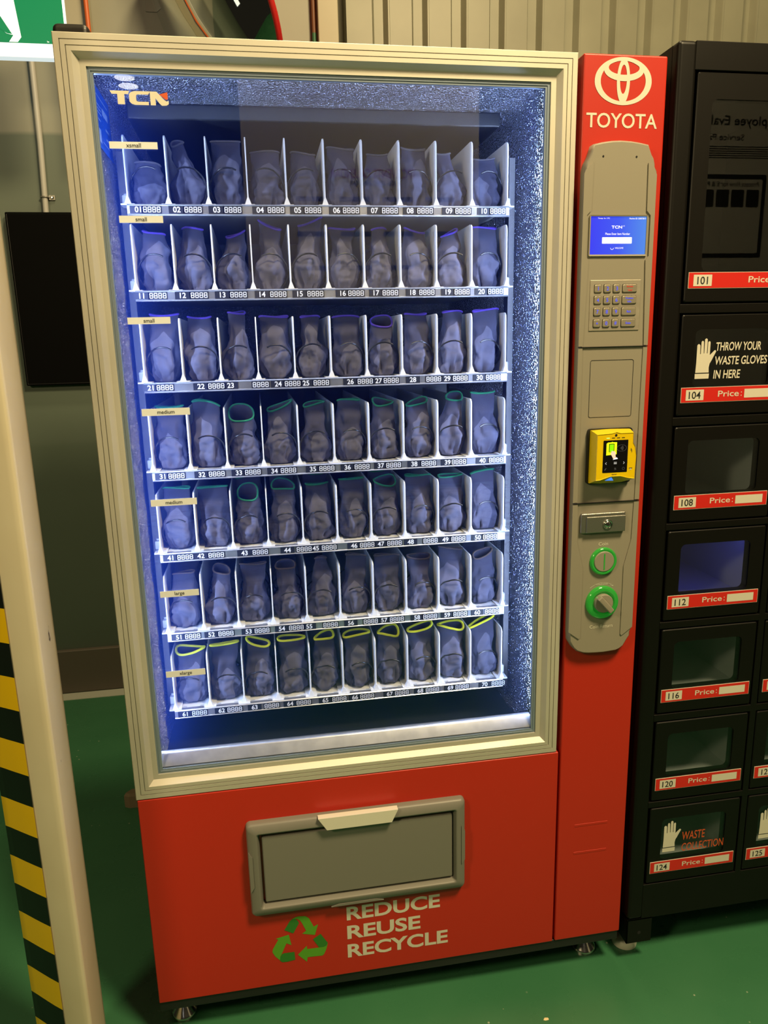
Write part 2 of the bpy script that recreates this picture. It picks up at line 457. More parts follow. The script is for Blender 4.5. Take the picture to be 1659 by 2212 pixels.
def plate_with_hole(mb, x0, x1, z0, z1, hx0, hx1, hz0, hz1, r, y0, y1, m):
    a = rr(x0, x1, z0, z1, 0.0035); b = rr(hx0, hx1, hz0, hz1, r); e = 0.0016
    a2 = rr(x0 + e, x1 - e, z0 + e, z1 - e, 0.0035)
    mb.loops([at(a, y1), at(a, y0 + e), at(a2, y0), at(b, y0), at(b, y1)], m)


def px_poly(mb, pts, y, m): mb.poly(pts, y, m)

# ------------------------------------------------------------------ the setting
b = MB(); b.box(-4.0, 6.0, -6.0, 3.0, -0.05, 0.0, floorm); struct('floor', b)
b = MB(); b.box(-4.0, 0.585, 1.80, 1.95, 0.0, 4.0, wallm); struct('wall_left', b)
b = MB()
x = 0.66; pr = [(x, 1.90), (x + 0.04, 1.90), (x + 0.04, 1.80)]
x = 0.70; pr += [(x, 1.80), (x + 0.10, 1.80)]
x = 0.80
while x < 4.2:
    pr += [(x, 1.800), (x + 0.012, 1.830), (x + 0.048, 1.830), (x + 0.060, 1.800), (x + 0.062, 1.796), (x + 0.068, 1.796), (x + 0.070, 1.800)]
    x += 0.1565
ls = [[(p[0], p[1], 0.0) for p in pr], [(p[0], p[1], 4.0) for p in pr]]
b.loops(ls, corr, closed=False)
b.box(0.66, 4.2, 1.93, 1.97, 0, 4.0, corr)
struct('wall_back', b)
b = MB(); b.box(0.585, 0.662, 1.74, 1.92, 0, 4.0, trimbeige, 0.004); struct('trim_1', b)          # beige jamb beside the sheet wall
b = MB(); b.box(-0.335, -0.235, 1.72, 1.80, 2.23, 4.0, trimbeige, 0.004); struct('trim_2', b)      # beige post high on the wall
b = MB(); b.box(-4.0, 0.584, 1.775, 1.80, 0.0, 0.195, skirt, 0.004); struct('baseboard_left', b)
b = MB(); b.box(-4.0, 0.9, 1.708, 1.772, 0.0, 0.002, lineW); struct('trim_3', b)                   # white line painted along the wall

# ------------------------------------------------------------------ vending machine
W, ZT, ZB = 1.0394, 1.931, 0.0965
VM = empty('vending_machine', 'tall red vending machine with a lit glass window full of gloves', 'vending machine', (0.52, 0.4, 0.0))
XL, XR = 0.0447, 0.8260            # inner liner
b = MB()                            # outer case
b.box(0.0, XL - 0.001, 0.040, 0.80, 0.098, 1.924, red)
b.box(XR + 0.001, 0.8765, 0.040, 0.80, 0.098, 1.924, red)
b.box(0.8765, 1.036, 0.045, 0.80, 0.098, 1.924, red)
b.box(0.0, 1.036, 0.040, 0.80, 1.895, 1.926, red)
b.box(0.0, 1.036, 0.76, 0.80, 0.098, 1.90, red)
b.box(0.001, 0.876, 0.040, 0.79, 0.098, 0.575, darkgap)
b.build('case', VM)
b = MB()                            # black base skirt
b.box(0.001, 1.037, 0.004, 0.79, 0.0725, 0.0965, blackpl, 0.002); b.build('base_skirt', VM)
# liner of embossed aluminium with dark plates
b = MB()
b.box(XL - 0.001, XL, 0.022, 0.74, 0.58, 1.893, stucco)
b.box(XR, XR + 0.001, 0.022, 0.74, 0.58, 1.893, stucco)
b.box(XL, XR, 0.735, 0.74, 0.58, 1.893, stucco)
b.box(XL, XR, 0.03, 0.74, 1.890, 1.893, stucco); b.box(0.075, 0.795, 0.20, 0.735, 1.862, 1.8895, ceilplate, 0.003)
b.build('liner', VM)
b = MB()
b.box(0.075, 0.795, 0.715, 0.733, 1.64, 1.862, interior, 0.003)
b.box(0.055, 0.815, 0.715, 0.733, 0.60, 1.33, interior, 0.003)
b.build('back_plate', VM)
b = MB()                            # chute at the bottom with a row of punched holes
b.loops([[(XL, 0.04, 0.605), (XR, 0.04, 0.605)], [(XL, 0.735, 0.575), (XR, 0.735, 0.575)]], interior, closed=False)
b.loops([[(XL, 0.34, 0.585), (XR, 0.34, 0.585)], [(XL, 0.36, 0.66), (XR, 0.36, 0.66)]], interior, closed=False)
for i in range(7):
    xx = 0.30 + i * 0.055; b.lathe((xx, 0.348, 0.625), (0, -1, 0.2), [(0.009, 0.0), (0.009, 0.002), (0.006, 0.002), (0.005, 0.0005)], darkgap, 14)
b.build('chute', VM)
b = MB()
b.loops([at([(0.050, 0.636), (0.820, 0.636)], 0.018), at([(0.050, 0.655), (0.820, 0.655)], 0.030), at([(0.050, 0.660), (0.820, 0.660)], 0.036), at([(0.050, 0.656), (0.820, 0.656)], 0.046), at([(0.050, 0.60), (0.820, 0.60)], 0.046)], railm, True, closed=False)
b.build('window_sill', VM)
for xs in ((0.0520, 0.0640), (0.8070, 0.8190)):
    b = MB(); b.box(xs[0], xs[1], 0.175, 0.200, 0.66, 1.80, blackpl); b.build('rack_post', VM)

# aluminium door frame
b = MB()
FX0, FX1, FZ0, FZ1 = 0.0, 0.8703, 0.5800, 1.931
prof = [(0.0, 0.038), (0.0, 0.0012), (0.0012, 0.0), (0.0096, 0.0), (0.0098, 0.002), (0.0108, 0.002), (0.0110, 0.0), (0.0181, 0.0), (0.0183, 0.002), (0.0193, 0.002),
        (0.0195, 0.0), (0.0262, 0.0), (0.0264, 0.0), (0.0352, 0.0105), (0.0447, 0.0105), (0.0449, 0.017)]
rect_sweep(b, FX0, FX1, FZ0, FZ1, prof, alu)
b.build('door_frame', VM)
b = MB()
rect_sweep(b, FX0, FX1, FZ0, FZ1, [(0.0447, 0.0135), (0.0485, 0.0135), (0.0487, 0.0125), (0.0500, 0.0125), (0.0502, 0.0140), (0.0536, 0.0140), (0.0536, 0.022), (0.0445, 0.022)], gasket)
b.build('gasket', VM)
b = MB(); b.box(0.049, 0.8213, 0.0142, 0.0182, 0.629, 1.882, glassm)
GLASS = b.build('glass_pane', VM)
GY = 0.0136


def sticker(body, quad, parent):
    (x0, z0, x1, z1) = quad; s = MB()
    s.box(x0, x1, GY - 0.0002, GY + 0.0003, z0, z1, paper)
    hgt = 0.0088 if 'g' in body else 0.0066
    s.text_c(body, (x0 + x1) / 2, (z0 + z1) / 2 - hgt / 2 - (0.0004 if 'g' in body else 0.0), hgt, GY - 0.0006, ink, 0.004)
    o = s.build('size_sticker', parent); return o


for body, q in (('xsmall', (0.0685, 1.7663, 0.1448, 1.7770)), ('small', (0.0726, 1.6515, 0.1437, 1.6628)), ('small', (0.0700, 1.4865, 0.1417, 1.4980)),
                ('medium', (0.0790, 1.3283, 0.1620, 1.3410)), ('medium', (0.0796, 1.1640, 0.1615, 1.1765)), ('large', (0.0806, 0.9888, 0.1515, 1.0010)),
                ('xlarge', (0.0774, 0.8269, 0.1512, 0.8395))):
    tag(sticker(body, q, GLASS), 'cream paper sticker reading ' + body)
# maker's logo on the glass
b = MB(); lx, lz, lw, lh = 0.0769, 1.8325, 0.0915, 0.0205


def U(pts): return [(lx + p[0] * lw, lz + p[1] * lh) for p in pts]


b.poly(U([(0, 1), (0.335, 1), (0.31, 0.76), (0.245, 0.76), (0.245, 0.02), (0.125, 0.02), (0.125, 0.76), (0.03, 0.76)]), GY - 0.0003, cream)
b.poly(U([(0.69, 1), (0.42, 1), (0.36, 0.92), (0.325, 0.78), (0.325, 0.24), (0.36, 0.08), (0.42, 0), (0.655, 0), (0.655, 0.24), (0.47, 0.24), (0.445, 0.32), (0.445, 0.68), (0.47, 0.76), (0.655, 0.76)]), GY - 0.0003, cream)
b.poly(U([(0.685, 0), (0.685, 1), (0.80, 1), (0.925, 0.42), (0.965, 0.30), (1.0, 0.36), (1.0, 0.12), (0.96, 0), (0.88, -0.02), (0.845, 0.12), (0.775, 0.52), (0.775, 0)]), GY - 0.0003, cream)
b.poly(U([(0.845, 0.80), (0.99, 0.98), (0.99, 0.46), (0.955, 0.42)]), GY - 0.0003, orangered)
b.build('logo', GLASS)
# blue notice stuck on the liner's left wall
b = MB(); xw = XL + 0.0008
b.add([(xw, 0.022, 1.781), (xw, 0.185, 1.781), (xw, 0.185, 1.879), (xw, 0.022, 1.879)], [(0, 1, 2, 3)], bluest)
for y0, y1, z0, z1 in ((0.06, 0.165, 1.864, 0), (0.11, 0.16, 1.842, 0.012), (0.03, 0.10, 1.849, 0), (0.03, 0.10, 1.843, 0), (0.03, 0.10, 1.837, 0), (0.03, 0.09, 1.826, 0), (0.13, 0.165, 1.822, 0.004), (0.13, 0.16, 1.806, 0.004),
                       (0.03, 0.085, 1.790, 0.022), (0.095, 0.16, 1.795, 0)):
    h = z1 or 0.002; b.add([(xw + 0.0004, y0, z0), (xw + 0.0004, y1, z0), (xw + 0.0004, y1, z0 + h), (xw + 0.0004, y0, z0 + h)], [(0, 1, 2, 3)], palest)
b.build('instruction_sheet', VM)

# lower red panel with the delivery flap
b = MB(); b.box(0.0015, 0.8755, 0.0, 0.038, ZB, 0.5785, red, 0.0025, 3); PANEL = b.build('lower_panel', VM)
for nm in (('REDUCE', 0.4048, 0.2338, 0.2060, 0.0345), ('REUSE', 0.4046, 0.1862, 0.1618, 0.0345), ('RECYCLE', 0.4040, 0.1388, 0.2240, 0.0345)):
    b = MB(); b.text(nm[0], nm[1], nm[2], nm[3], nm[4], -0.0005, cream, 0.028); b.build('lettering', PANEL)
b = MB()
REC = [([(0.2886, 0.2580), (0.2956, 0.2616), (0.3027, 0.2624), (0.3166, 0.2607), (0.3240, 0.2543), (0.3332, 0.2316), (0.3429, 0.2360), (0.3348, 0.2101), (0.3077, 0.2179), (0.3167, 0.2239), (0.3090, 0.2443), (0.3048, 0.2522), (0.2986, 0.2568)], 1),
       ([(0.2708, 0.2334), (0.2833, 0.2538), (0.2886, 0.2580), (0.2954, 0.2577), (0.3009, 0.2508), (0.3024, 0.2454), (0.2893, 0.2221)], 0),
       ([(0.3300, 0.2003), (0.3470, 0.2110), (0.3617, 0.1855), (0.3586, 0.1793), (0.3528, 0.1769), (0.3424, 0.1776)], 0),
       ([(0.3617, 0.1845), (0.3577, 0.1693), (0.3520, 0.1573), (0.3480, 0.1550), (0.3169, 0.1567), (0.3151, 0.1452), (0.2962, 0.1666), (0.3165, 0.1859), (0.3166, 0.1776), (0.3411, 0.1769), (0.3528, 0.1769), (0.3586, 0.1793)], 1),
       ([(0.2516, 0.2151), (0.2798, 0.2204), (0.2840, 0.1933), (0.2736, 0.1997), (0.2632, 0.1766), (0.2592, 0.1688), (0.2579, 0.1592), (0.2483, 0.1708), (0.2431, 0.1824), (0.2443, 0.1898), (0.2570, 0.2118)], 1),
       ([(0.2592, 0.1688), (0.2631, 0.1748), (0.2665, 0.1760), (0.2895, 0.1755), (0.2903, 0.1554), (0.2742, 0.1531), (0.2627, 0.1537), (0.2581, 0.1582)], 0)]
for pts, k in REC: b.poly(pts, -0.0005 - 0.0002 * (1 - k), (green_d, green_l)[k])
b.build('recycling_symbol', PANEL)
# delivery flap: frame, dark slot, flap, handle
b = MB(); A0 = (0.2062, 0.6645, 0.2872, 0.5045)


def ring(t, y, r): return at(rr(A0[0] + t, A0[1] - t, A0[2] + t, A0[3] - t, r), y)


b.loops([ring(0, 0.002, 0.010), ring(0.0005, -0.010, 0.010), ring(0.004, -0.0165, 0.009), ring(0.0185, -0.0205, 0.006), ring(0.0225, -0.0185, 0.005), ring(0.0262, -0.004, 0.004), ring(0.0270, 0.006, 0.004)], hatchm, True)
for pts in ([(0.372, 0.2885), (0.388, 0.2935), (0.468, 0.2935), (0.484, 0.2885)],):
    b.poly(pts, -0.0185, hatchm, -0.010)
for sx in (0.2090, 0.6545):
    b.poly([(sx, 0.350), (sx + 0.0075, 0.362), (sx + 0.0075, 0.432), (sx, 0.444)], -0.0200, hatchm, -0.010)
DF = b.build('delivery_hatch', VM)
b = MB(); b.box(0.232, 0.639, 0.0035, 0.0075, 0.311, 0.478, darkgap); b.build('slot_back', DF)
b = MB(); b.box(0.2368, 0.6365, -0.0125, 0.0035, 0.3172, 0.4712, hatchm, 0.0035, 3); b.build('hatch_flap', DF)
b = MB(); b.poly([(0.3525, 0.5068), (0.5176, 0.5068), (0.5042, 0.4790), (0.3697, 0.4790)], -0.0262, creampl, -0.012); b.build('hatch_handle', DF, )

# red control column
b = MB(); b.box(0.8805, W, 0.0, 0.047, 0.0965, ZT, red, 0.0035, 3)
for z in (0.3940, 0.3240):
    b.box(0.918, 0.996, -0.0006, 0.002, z - 0.0050, z + 0.0010, red, 0.0005)
CP = b.build('control_column', VM)
b = MB(); ex, ez, k = 0.9557, 0.8876 + 1.0, 0.0001161


def ell(cx, cy, a, bb, n=72): return [(ex + (cx - 803) * k + a * k * math.cos(2 * PI * i / n), ez - (cy - 572) * k * 0.98 + bb * k * 0.98 * math.sin(2 * PI * i / n)) for i in range(n)]


def ering(o_, i_, y):
    b.loops([at(ell(*o_), y), at(ell(*i_), y)], cream)


ering((803, 572, 465, 340), (802, 571, 367, 287), -0.0005)
ering((808, 411, 325, 160), (808, 383, 250, 98), -0.00052)
ering((804, 572, 107, 322), (804, 545, 56, 205), -0.00054)
b.build('emblem', CP)
b = MB(); b.text('TOYOTA', 0.8883, 1.8112, 0.1358, 0.0245, -0.0005, cream, 0.012); b.build('lettering', CP)

# grey fascia on the column
OUT = [(0.8930, 1.7800), (0.9100, 1.7836), (0.9290, 1.7862), (0.9473, 1.7871), (0.9680, 1.7862), (0.9860, 1.7840), (1.0029, 1.7810), (1.0060, 1.7740), (1.0101, 1.7650), (1.0150, 1.7580), (1.0174, 1.7500), (1.0180, 1.7440),
       (1.0224, 1.7369), (1.0224, 1.5848), (1.0218, 1.4283), (1.0209, 1.1289), (1.0215, 0.8582), (1.0175, 0.8500), (1.0175, 0.8412), (1.0130, 0.8345), (1.0096, 0.8290), (1.0035, 0.8190), (0.9950, 0.8130), (0.9855, 0.8096),
       (0.9584, 0.8077), (0.9400, 0.8080), (0.9237, 0.8088), (0.9110, 0.8105), (0.9043, 0.8129), (0.8960, 0.8165), (0.8880, 0.8235), (0.8820, 0.8330), (0.8782, 0.8398), (0.8777, 0.8500), (0.8725, 0.8582),
       (0.8713, 1.1293), (0.8724, 1.4284), (0.8731, 1.5856), (0.8731, 1.7343), (0.8780, 1.7420), (0.8800, 1.7500), (0.8860, 1.7600), (0.8895, 1.7700)]
OUT = [(0.8760 + (p[0] - 0.8713) * (1.0205 - 0.8760) / (1.0224 - 0.8713), p[1]) for p in OUT]
OUT = [(max(p[0], 0.8815), p[1]) for p in OUT]
cxo, czo = 0.948, 1.3


def shrink(pts, t):
    n = len(pts); res = []
    for i in range(n):
        a = Vector(pts[i - 1]); c = Vector(pts[(i + 1) % n]); d = (c - a).normalized(); nr = Vector((d[1], -d[0]))
        if nr.dot(Vector(pts[i]) - Vector((cxo, czo if abs(pts[i][1] - czo) > 0.4 else pts[i][1]))) > 0: nr = -nr
        res.append((pts[i][0] + nr[0] * t, pts[i][1] + nr[1] * t))
    return res


b = MB()
b.loops([at(OUT, 0.001), at(OUT, -0.0150), at(shrink(OUT, 0.003), -0.0185)], fascia, True)
b.poly(shrink(OUT, 0.003), -0.0185, fascia)
# raised side wings and lower skirts
for sx in (-1, 1):
    X = lambda v: 0.9488 + sx * v
    b.poly([(X(0.0525), 1.7495), (X(0.0665), 1.7370), (X(0.0695), 1.7300), (X(0.0695), 1.4300), (X(0.0615), 1.4300), (X(0.0560), 1.5840), (X(0.0615), 1.5905), (X(0.0615), 1.6610), (X(0.0540), 1.6690)], -0.0212, fascia, -0.018)
    b.poly([(X(0.0695), 1.4270), (X(0.0610), 1.4270), (X(0.0600), 1.1310), (X(0.0695), 1.1310)], -0.0205, fascia, -0.018)
    b.poly([(X(0.0695), 1.1270), (X(0.0590), 1.1270), (X(0.0575), 1.0500), (X(0.0440), 0.9950), (X(0.0440), 0.8470), (X(0.0470), 0.8440), (X(0.0695), 0.8610)], -0.0205, fascia, -0.018)
FA = b.build('control_fascia', VM)
for z in (1.4285, 1.1290):
    b = MB(); b.box(0.8795, 1.0185, -0.0216, -0.0180, z - 0.0007, z + 0.0007, darkgap); b.build('panel_seam', FA)
for x in (0.9149, 0.9784):
    b = MB(); b.lathe((x, -0.0187, 1.7600), (0, -1, 0), [(0.0018, 0), (0.0018, 0.0003)], darkgap, 10); b.build('screw_hole', FA)
b = MB()
for q in (rr(0.9050, 0.9928, 1.2962, 1.4043, 0.004),):
    i_ = rr(0.9058, 0.9920, 1.2970, 1.4035, 0.0035)
    b.loops([at(q, -0.0190), at(i_, -0.0190)], darkgap)
b.build('blank_cover', FA)
# display
b = MB(); b.loops([at(rr(0.8925, 1.0062, 1.5905, 1.6615, 0.002), -0.0180), at(rr(0.8925, 1.0062, 1.5905, 1.6615, 0.002), -0.0215), at(rr(0.8950, 1.0037, 1.5935, 1.6592, 0.001), -0.0208), at(rr(0.8950, 1.0037, 1.5935, 1.6592, 0.001), -0.0180)], fascia)
b.poly(rr(0.8950, 1.0037, 1.5935, 1.6592, 0.001), -0.0192, scr_blue)
DS = b.build('display', FA)
b = MB(); y = -0.0194
b.text('TCN', 0.9360, 1.6385, 0.0205, 0.0050, y, e_white, 0.02); b.text('4.3', 0.9580, 1.6420, 0.0035, 0.0018, y, e_white)
b.text('Please Enter Item Number', 0.9245, 1.6275, 0.0480, 0.0038, y, e_white); b.poly(rr(0.9185, 0.9765, 1.6125, 1.6235, 0.001), y, e_white)
b.text('WELCOME', 0.9440, 1.6035, 0.0165, 0.0026, y, e_white)
b.text('Temp: In: 17C', 0.9090, 1.6545, 0.0230, 0.0026, y, e_white); b.text('Machine ID: 220073813', 0.9700, 1.6545, 0.0320, 0.0026, y, e_white)
b.loops([at([(0.9385 + 0.0032 * math.cos(a), 1.6050 + 0.0032 * math.sin(a)) for a in [PI * (1 + i / 10) for i in range(11)]], y), at([(0.9385 + 0.0026 * math.cos(a), 1.6050 + 0.0026 * math.sin(a)) for a in [PI * (1 + i / 10) for i in range(11)]], y)], e_white, closed=False)
b.build('display_text', DS)
# keypad
KX0, KX1, KZ0, KZ1 = 0.8991, 0.9990, 1.4580, 1.5488
b = MB(); b.box(KX0, KX1, -0.0200, -0.0175, KZ0, KZ1, keyplate, 0.0006); KP = b.build('keypad', FA)
legend = [['1', '2', '3', 'Multiple\nVend'], ['4', '5', '6', 'Product\nInfo'], ['7', '8', '9', 'Back'], ['*', '0', '#', 'Enter']]
kw = [(0.078, 0.213), (0.262, 0.396), (0.445, 0.580), (0.630, 0.910)]; kh = [(0.09, 0.245), (0.315, 0.470), (0.545, 0.700), (0.775, 0.930)]
for i, (t0, t1) in enumerate(kh):
    for j, (s0, s1) in enumerate(kw):
        x0 = KX0 + s0 * (KX1 - KX0); x1 = KX0 + s1 * (KX1 - KX0); z1 = KZ1 - t0 * (KZ1 - KZ0); z0 = KZ1 - t1 * (KZ1 - KZ0)
        b = MB(); b.loops([at(rr(x0 - 0.0007, x1 + 0.0007, z0 - 0.0007, z1 + 0.0007, 0.002), -0.0203), at(rr(x0, x1, z0, z1, 0.002), -0.0203)], darkgap)
        b.loops([at(rr(x0, x1, z0, z1, 0.002), -0.0203), at(rr(x0, x1, z0, z1, 0.002), -0.0216), at(rr(x0 + 0.001, x1 - 0.001, z0 + 0.001, z1 - 0.001, 0.002), -0.0224)], keym, True)
        b.poly(rr(x0 + 0.001, x1 - 0.001, z0 + 0.001, z1 - 0.001, 0.002), -0.0224, keym)
        t = legend[i][j]; m = e_red if (i, j) == (0, 3) else e_blue
        parts = t.split('\n')
        for q, tt in enumerate(parts):
            wd = 0.0042 if len(tt) == 1 else 0.0034 * len(tt) * 0.62
            hh = 0.0068 if len(tt) == 1 and tt not in '*' else (0.0040 if len(parts) == 1 else 0.0036)
            zc = (z0 + z1) / 2 + (0 if len(parts) == 1 else (0.0030 if q == 0 else -0.0030))
            b.text_c(tt, (x0 + x1) / 2, zc - hh / 2, hh, -0.0228, m, 0.01, wd)
        b.build('key', KP)
# card reader
b = MB(); b.loops([at(rr(0.9035, 0.9945, 1.1675, 1.2752, 0.006), -0.018), at(rr(0.9035, 0.9945, 1.1675, 1.2752, 0.006), -0.0250)], blackpl)
b.poly(rr(0.9035, 0.9945, 1.1675, 1.2752, 0.006), -0.0250, blackpl)
RD = b.build('card_reader', FA)
b = MB()
o1 = [(0.9072, 1.1705), (0.9300, 1.1690), (0.9520, 1.1690), (0.9750, 1.1700), (0.9860, 1.1720), (0.9900, 1.1740), (0.9920, 1.2180), (0.9920, 1.2450), (0.9900, 1.2690), (0.9870, 1.2730), (0.9520, 1.2740), (0.9440, 1.2740), (0.9360, 1.2738), (0.9072, 1.2728)]
o2 = [(0.9095, 1.1785), (0.9180, 1.1790), (0.9400, 1.1855), (0.9600, 1.1855), (0.9760, 1.1810), (0.9895, 1.1790), (0.9910, 1.2250), (0.9880, 1.2420), (0.9835, 1.2500), (0.9830, 1.2690), (0.9570, 1.2690), (0.9480, 1.2712), (0.9390, 1.2690), (0.9095, 1.2675)]
o3 = [((p[0] - 0.949) * 0.965 + 0.949, (p[1] - 1.223) * 0.965 + 1.223) for p in o2]
b.loops([at(o1, -0.0250), at(o1, -0.0300), at(o2, -0.0500), at([((p[0] - 0.949) * 0.985 + 0.949, (p[1] - 1.223) * 0.985 + 1.223) for p in o2], -0.0520), at(o3, -0.0510)], yellow)
b.poly(o3, -0.0510, yellow)
RB = b.build('reader_housing', RD)
y = -0.0514
b = MB(); b.poly(rr(0.9228, 0.9730, 1.1935, 1.2555, 0.0012), y, scr_blk); b.build('reader_screen', RD)
b = MB(); y2 = y - 0.0003
b.poly([(0.9290, 1.2495), (0.9320, 1.2515), (0.9390, 1.2518), (0.9405, 1.2528), (0.9420, 1.2518), (0.9500, 1.2515), (0.9500, 1.2285), (0.9290, 1.2270)], y2, e_yel)
b.poly([(0.9340, 1.2490), (0.9448, 1.2490), (0.9448, 1.2330), (0.9340, 1.2330)], y2 - 0.0001, scr_blk)
b.poly([(0.9352, 1.2478), (0.9436, 1.2478), (0.9436, 1.2335), (0.9352, 1.2335)], y2 - 0.0002, e_lime)
b.poly([(0.9398, 1.2362), (0.9420, 1.2345), (0.9445, 1.2350), (0.9480, 1.2320), (0.9480, 1.2250), (0.9490, 1.2225), (0.9440, 1.2190), (0.9410, 1.2245), (0.9375, 1.2300), (0.9390, 1.2320)], y2 - 0.0003, e_skin)
b.poly([(0.9425, 1.2180), (0.9460, 1.2210), (0.9510, 1.2225), (0.9530, 1.2195)], y2 - 0.0002, e_white)
for q in range(4):
    r0 = 0.0015 + 0.0016 * q
    b.loops([at([(0.9565 + r * math.cos(a), 1.2400 + r * math.sin(a)) for a in [-0.7 + 1.4 * i / 6 for i in range(7)]], y2) for r in (r0, r0 + 0.0006)], e_grey, closed=False)
b.loops([at([(0.9600 + 0.0100 * s_ * math.cos(a), 1.2400 + 0.0064 * s_ * math.sin(a)) for a in [2 * PI * i / 24 for i in range(24)]], y2) for s_ in (1, 0.95)], e_grey)
for sx, xx in ((1, 0.9290), (-1, 0.9660)):
    b.poly([(xx - sx * 0.0015, 1.2115), (xx + sx * 0.0012, 1.2140), (xx + sx * 0.0016, 1.2132), (xx - sx * 0.0004, 1.2115), (xx + sx * 0.0016, 1.2098), (xx + sx * 0.0012, 1.2090)], y2, e_pale)
for q in range(3): b.poly(rr(0.9452, 0.9512, 1.2096 + q * 0.0016, 1.2104 + q * 0.0016, 0.0002), y2, e_pale)
for sx in (-1, 1): b.poly([(0.9265, 1.2003 - sx * 0.0018), (0.9273, 1.1997 - sx * 0.0018), (0.9305, 1.2003 + sx * 0.0018), (0.9297, 1.2009 + sx * 0.0018)], y2, e_grey)
b.loops([at([(0.9652 + r * math.cos(a), 1.2005 + r * math.sin(a)) for a in [2 * PI * i / 20 for i in range(20)]], y2) for r in (0.0026, 0.0022)], e_grey)
b.text('5', 0.9465, 1.1985, 0.0040, 0.0038, y2, e_grey)
b.build('reader_icons', RD)
b = MB(); b.lathe((0.9478, y + 0.0006, 1.2650), (0, -1, 0), [(0.0024, 0), (0.0024, 0.0008), (0.0016, 0.0009)], blackpl, 14); b.build('camera_eye', RD)
b = MB(); b.poly(rr(0.9285, 0.9350, 1.2590, 1.2604, 0.0005), y, led_green); b.build('status_light', RD)
b = MB()
for xx in (0.9395, 0.9495, 0.9595): b.poly(rr(xx, xx + 0.0062, 1.2592, 1.2605, 0.0005), y, ink)
b.build('indicator_slots', RD)
b = MB(); b.text('NAYAX', 0.9425, 1.1885, 0.0098, 0.0022, y, ink, 0.02); b.build('lettering', RD)
b = MB()
b.poly(rr(0.9770, 0.9835, 1.2000, 1.2012, 0.0002), y, ink); b.poly(rr(0.9785, 0.9820, 1.1970, 1.1998, 0.0008), y, cream)
b.build('card_symbol', RD)
b = MB(); b.poly(rr(0.9790, 0.9800, 1.2340, 1.2390, 0.0002), y, ink); b.poly(rr(0.9806, 0.9814, 1.2310, 1.2370, 0.0002), y, ink)
b.build('swipe_symbol', RD)
b = MB(); b.add([(0.9330, -0.0420, 1.1800 - 0.0035), (0.9520, -0.0400, 1.1775 - 0.002), (0.9430, -0.0488, 1.1850 - 0.0012)], [(0, 1, 2)], e_tri)
b.build('blue_lamp', RD)
# lock plate
b = MB(); b.box(0.8955, 0.9890, -0.0260, -0.0180, 1.0680, 1.1090, darkmetal, 0.003)
b.box(0.9060, 0.9880, -0.0285, -0.0250, 1.0695, 1.1020, darkmetal, 0.0012)
LK = b.build('lock', FA)
b = MB(); b.lathe((0.9500, -0.0284, 1.0858), (0, -1, 0), [(0.0098, 0), (0.0098, 0.0022), (0.0086, 0.003), (0.0070, 0.0018), (0.0066, 0.0018), (0.0056, 0.0032), (0.0030, 0.0034)], chrome, 24)
b.lathe((0.9500, -0.0315, 1.0858), (0, -1, 0), [(0.0030, 0), (0.0030, 0.0006)], darkgap, 14); b.build('key_cylinder', LK)
# coin slot and coin return
b = MB(); b.text('Coin', 0.9375, 1.0398, 0.0200, 0.0070, -0.0189, cream, 0.006); b.build('lettering', FA); b = MB(); b.text('Coin Return', 0.9255, 0.8640, 0.0500, 0.0075, -0.0189, cream, 0.006)
b.build('lettering', FA); b = MB()
for i in range(9):
    a = 2.19 - i * 0.145
    b.poly([(0.9492 + r * math.cos(q), 0.9205 + r * math.sin(q)) for r, q in ((0.0405, a + 0.08), (0.0405, a - 0.08), (0.0413, a - 0.08), (0.0413, a + 0.08))], -0.0189, cream)
b.poly([(0.9735, 0.9520), (0.9665, 0.9598), (0.9690, 0.9555), (0.9650, 0.9560)], -0.0189, cream)
b.text('clockwise', 0.9372, 0.9568, 0.0235, 0.0038, -0.0189, cream)
b.build('clockwise_arrow', FA)
b = MB(); c = (0.9483, -0.0180, 1.0075)
b.lathe(c, (0, -1, 0), [(0.0285, 0), (0.0285, 0.003), (0.0265, 0.0068), (0.0235, 0.0058), (0.0215, 0.0050)], glow_g, 40)
CS = b.build('coin_slot', FA)
b = MB(); b.lathe((c[0], -0.0226, c[2]), (0, -1, 0), [(0.0212, 0), (0.0212, 0.0018), (0.0200, 0.0026)], fascia, 36); b.box(c[0] - 0.0012, c[0] + 0.0012, -0.0258, -0.0235, c[2] - 0.0165, c[2] + 0.0165, glow_g); b.build('slot_plate', CS)
b = MB(); c = (0.9492, -0.0180, 0.9205)
b.lathe(c, (0, -1, 0), [(0.0348, 0), (0.0348, 0.004), (0.0325, 0.0085), (0.0285, 0.0075), (0.0265, 0.0092), (0.0240, 0.0082), (0.0215, 0.0045)], glow_g, 44)
CR = b.build('coin_return', FA)
b = MB(); b.lathe((c[0] - 0.014, -0.0272, c[2] + 0.0125), (0, -1, 0), [(0.0012, 0), (0.0012, 0.0006)], glow_g2, 12); b.build('glow_spot', CR)
b = MB(); b.lathe((c[0], -0.0220, c[2]), (0, -1, 0), [(0.0195, 0), (0.0195, 0.0085), (0.0182, 0.0100)], fascia, 32); bm_ = MB()
bm_.box(-0.0055, 0.0055, -0.0420, -0.0310, -0.0205, 0.0205, fascia, 0.0018)
ca, sa = math.cos(math.radians(42)), math.sin(math.radians(42))
b.add([(c[0] + v[0] * ca + v[2] * sa, v[1], c[2] - v[0] * sa + v[2] * ca) if False else (c[0] + v[0] * ca - v[2] * sa, v[1], c[2] + v[0] * sa + v[2] * ca) for v in bm_.v], bm_.f, fascia, True)
b.build('return_knob', CR)
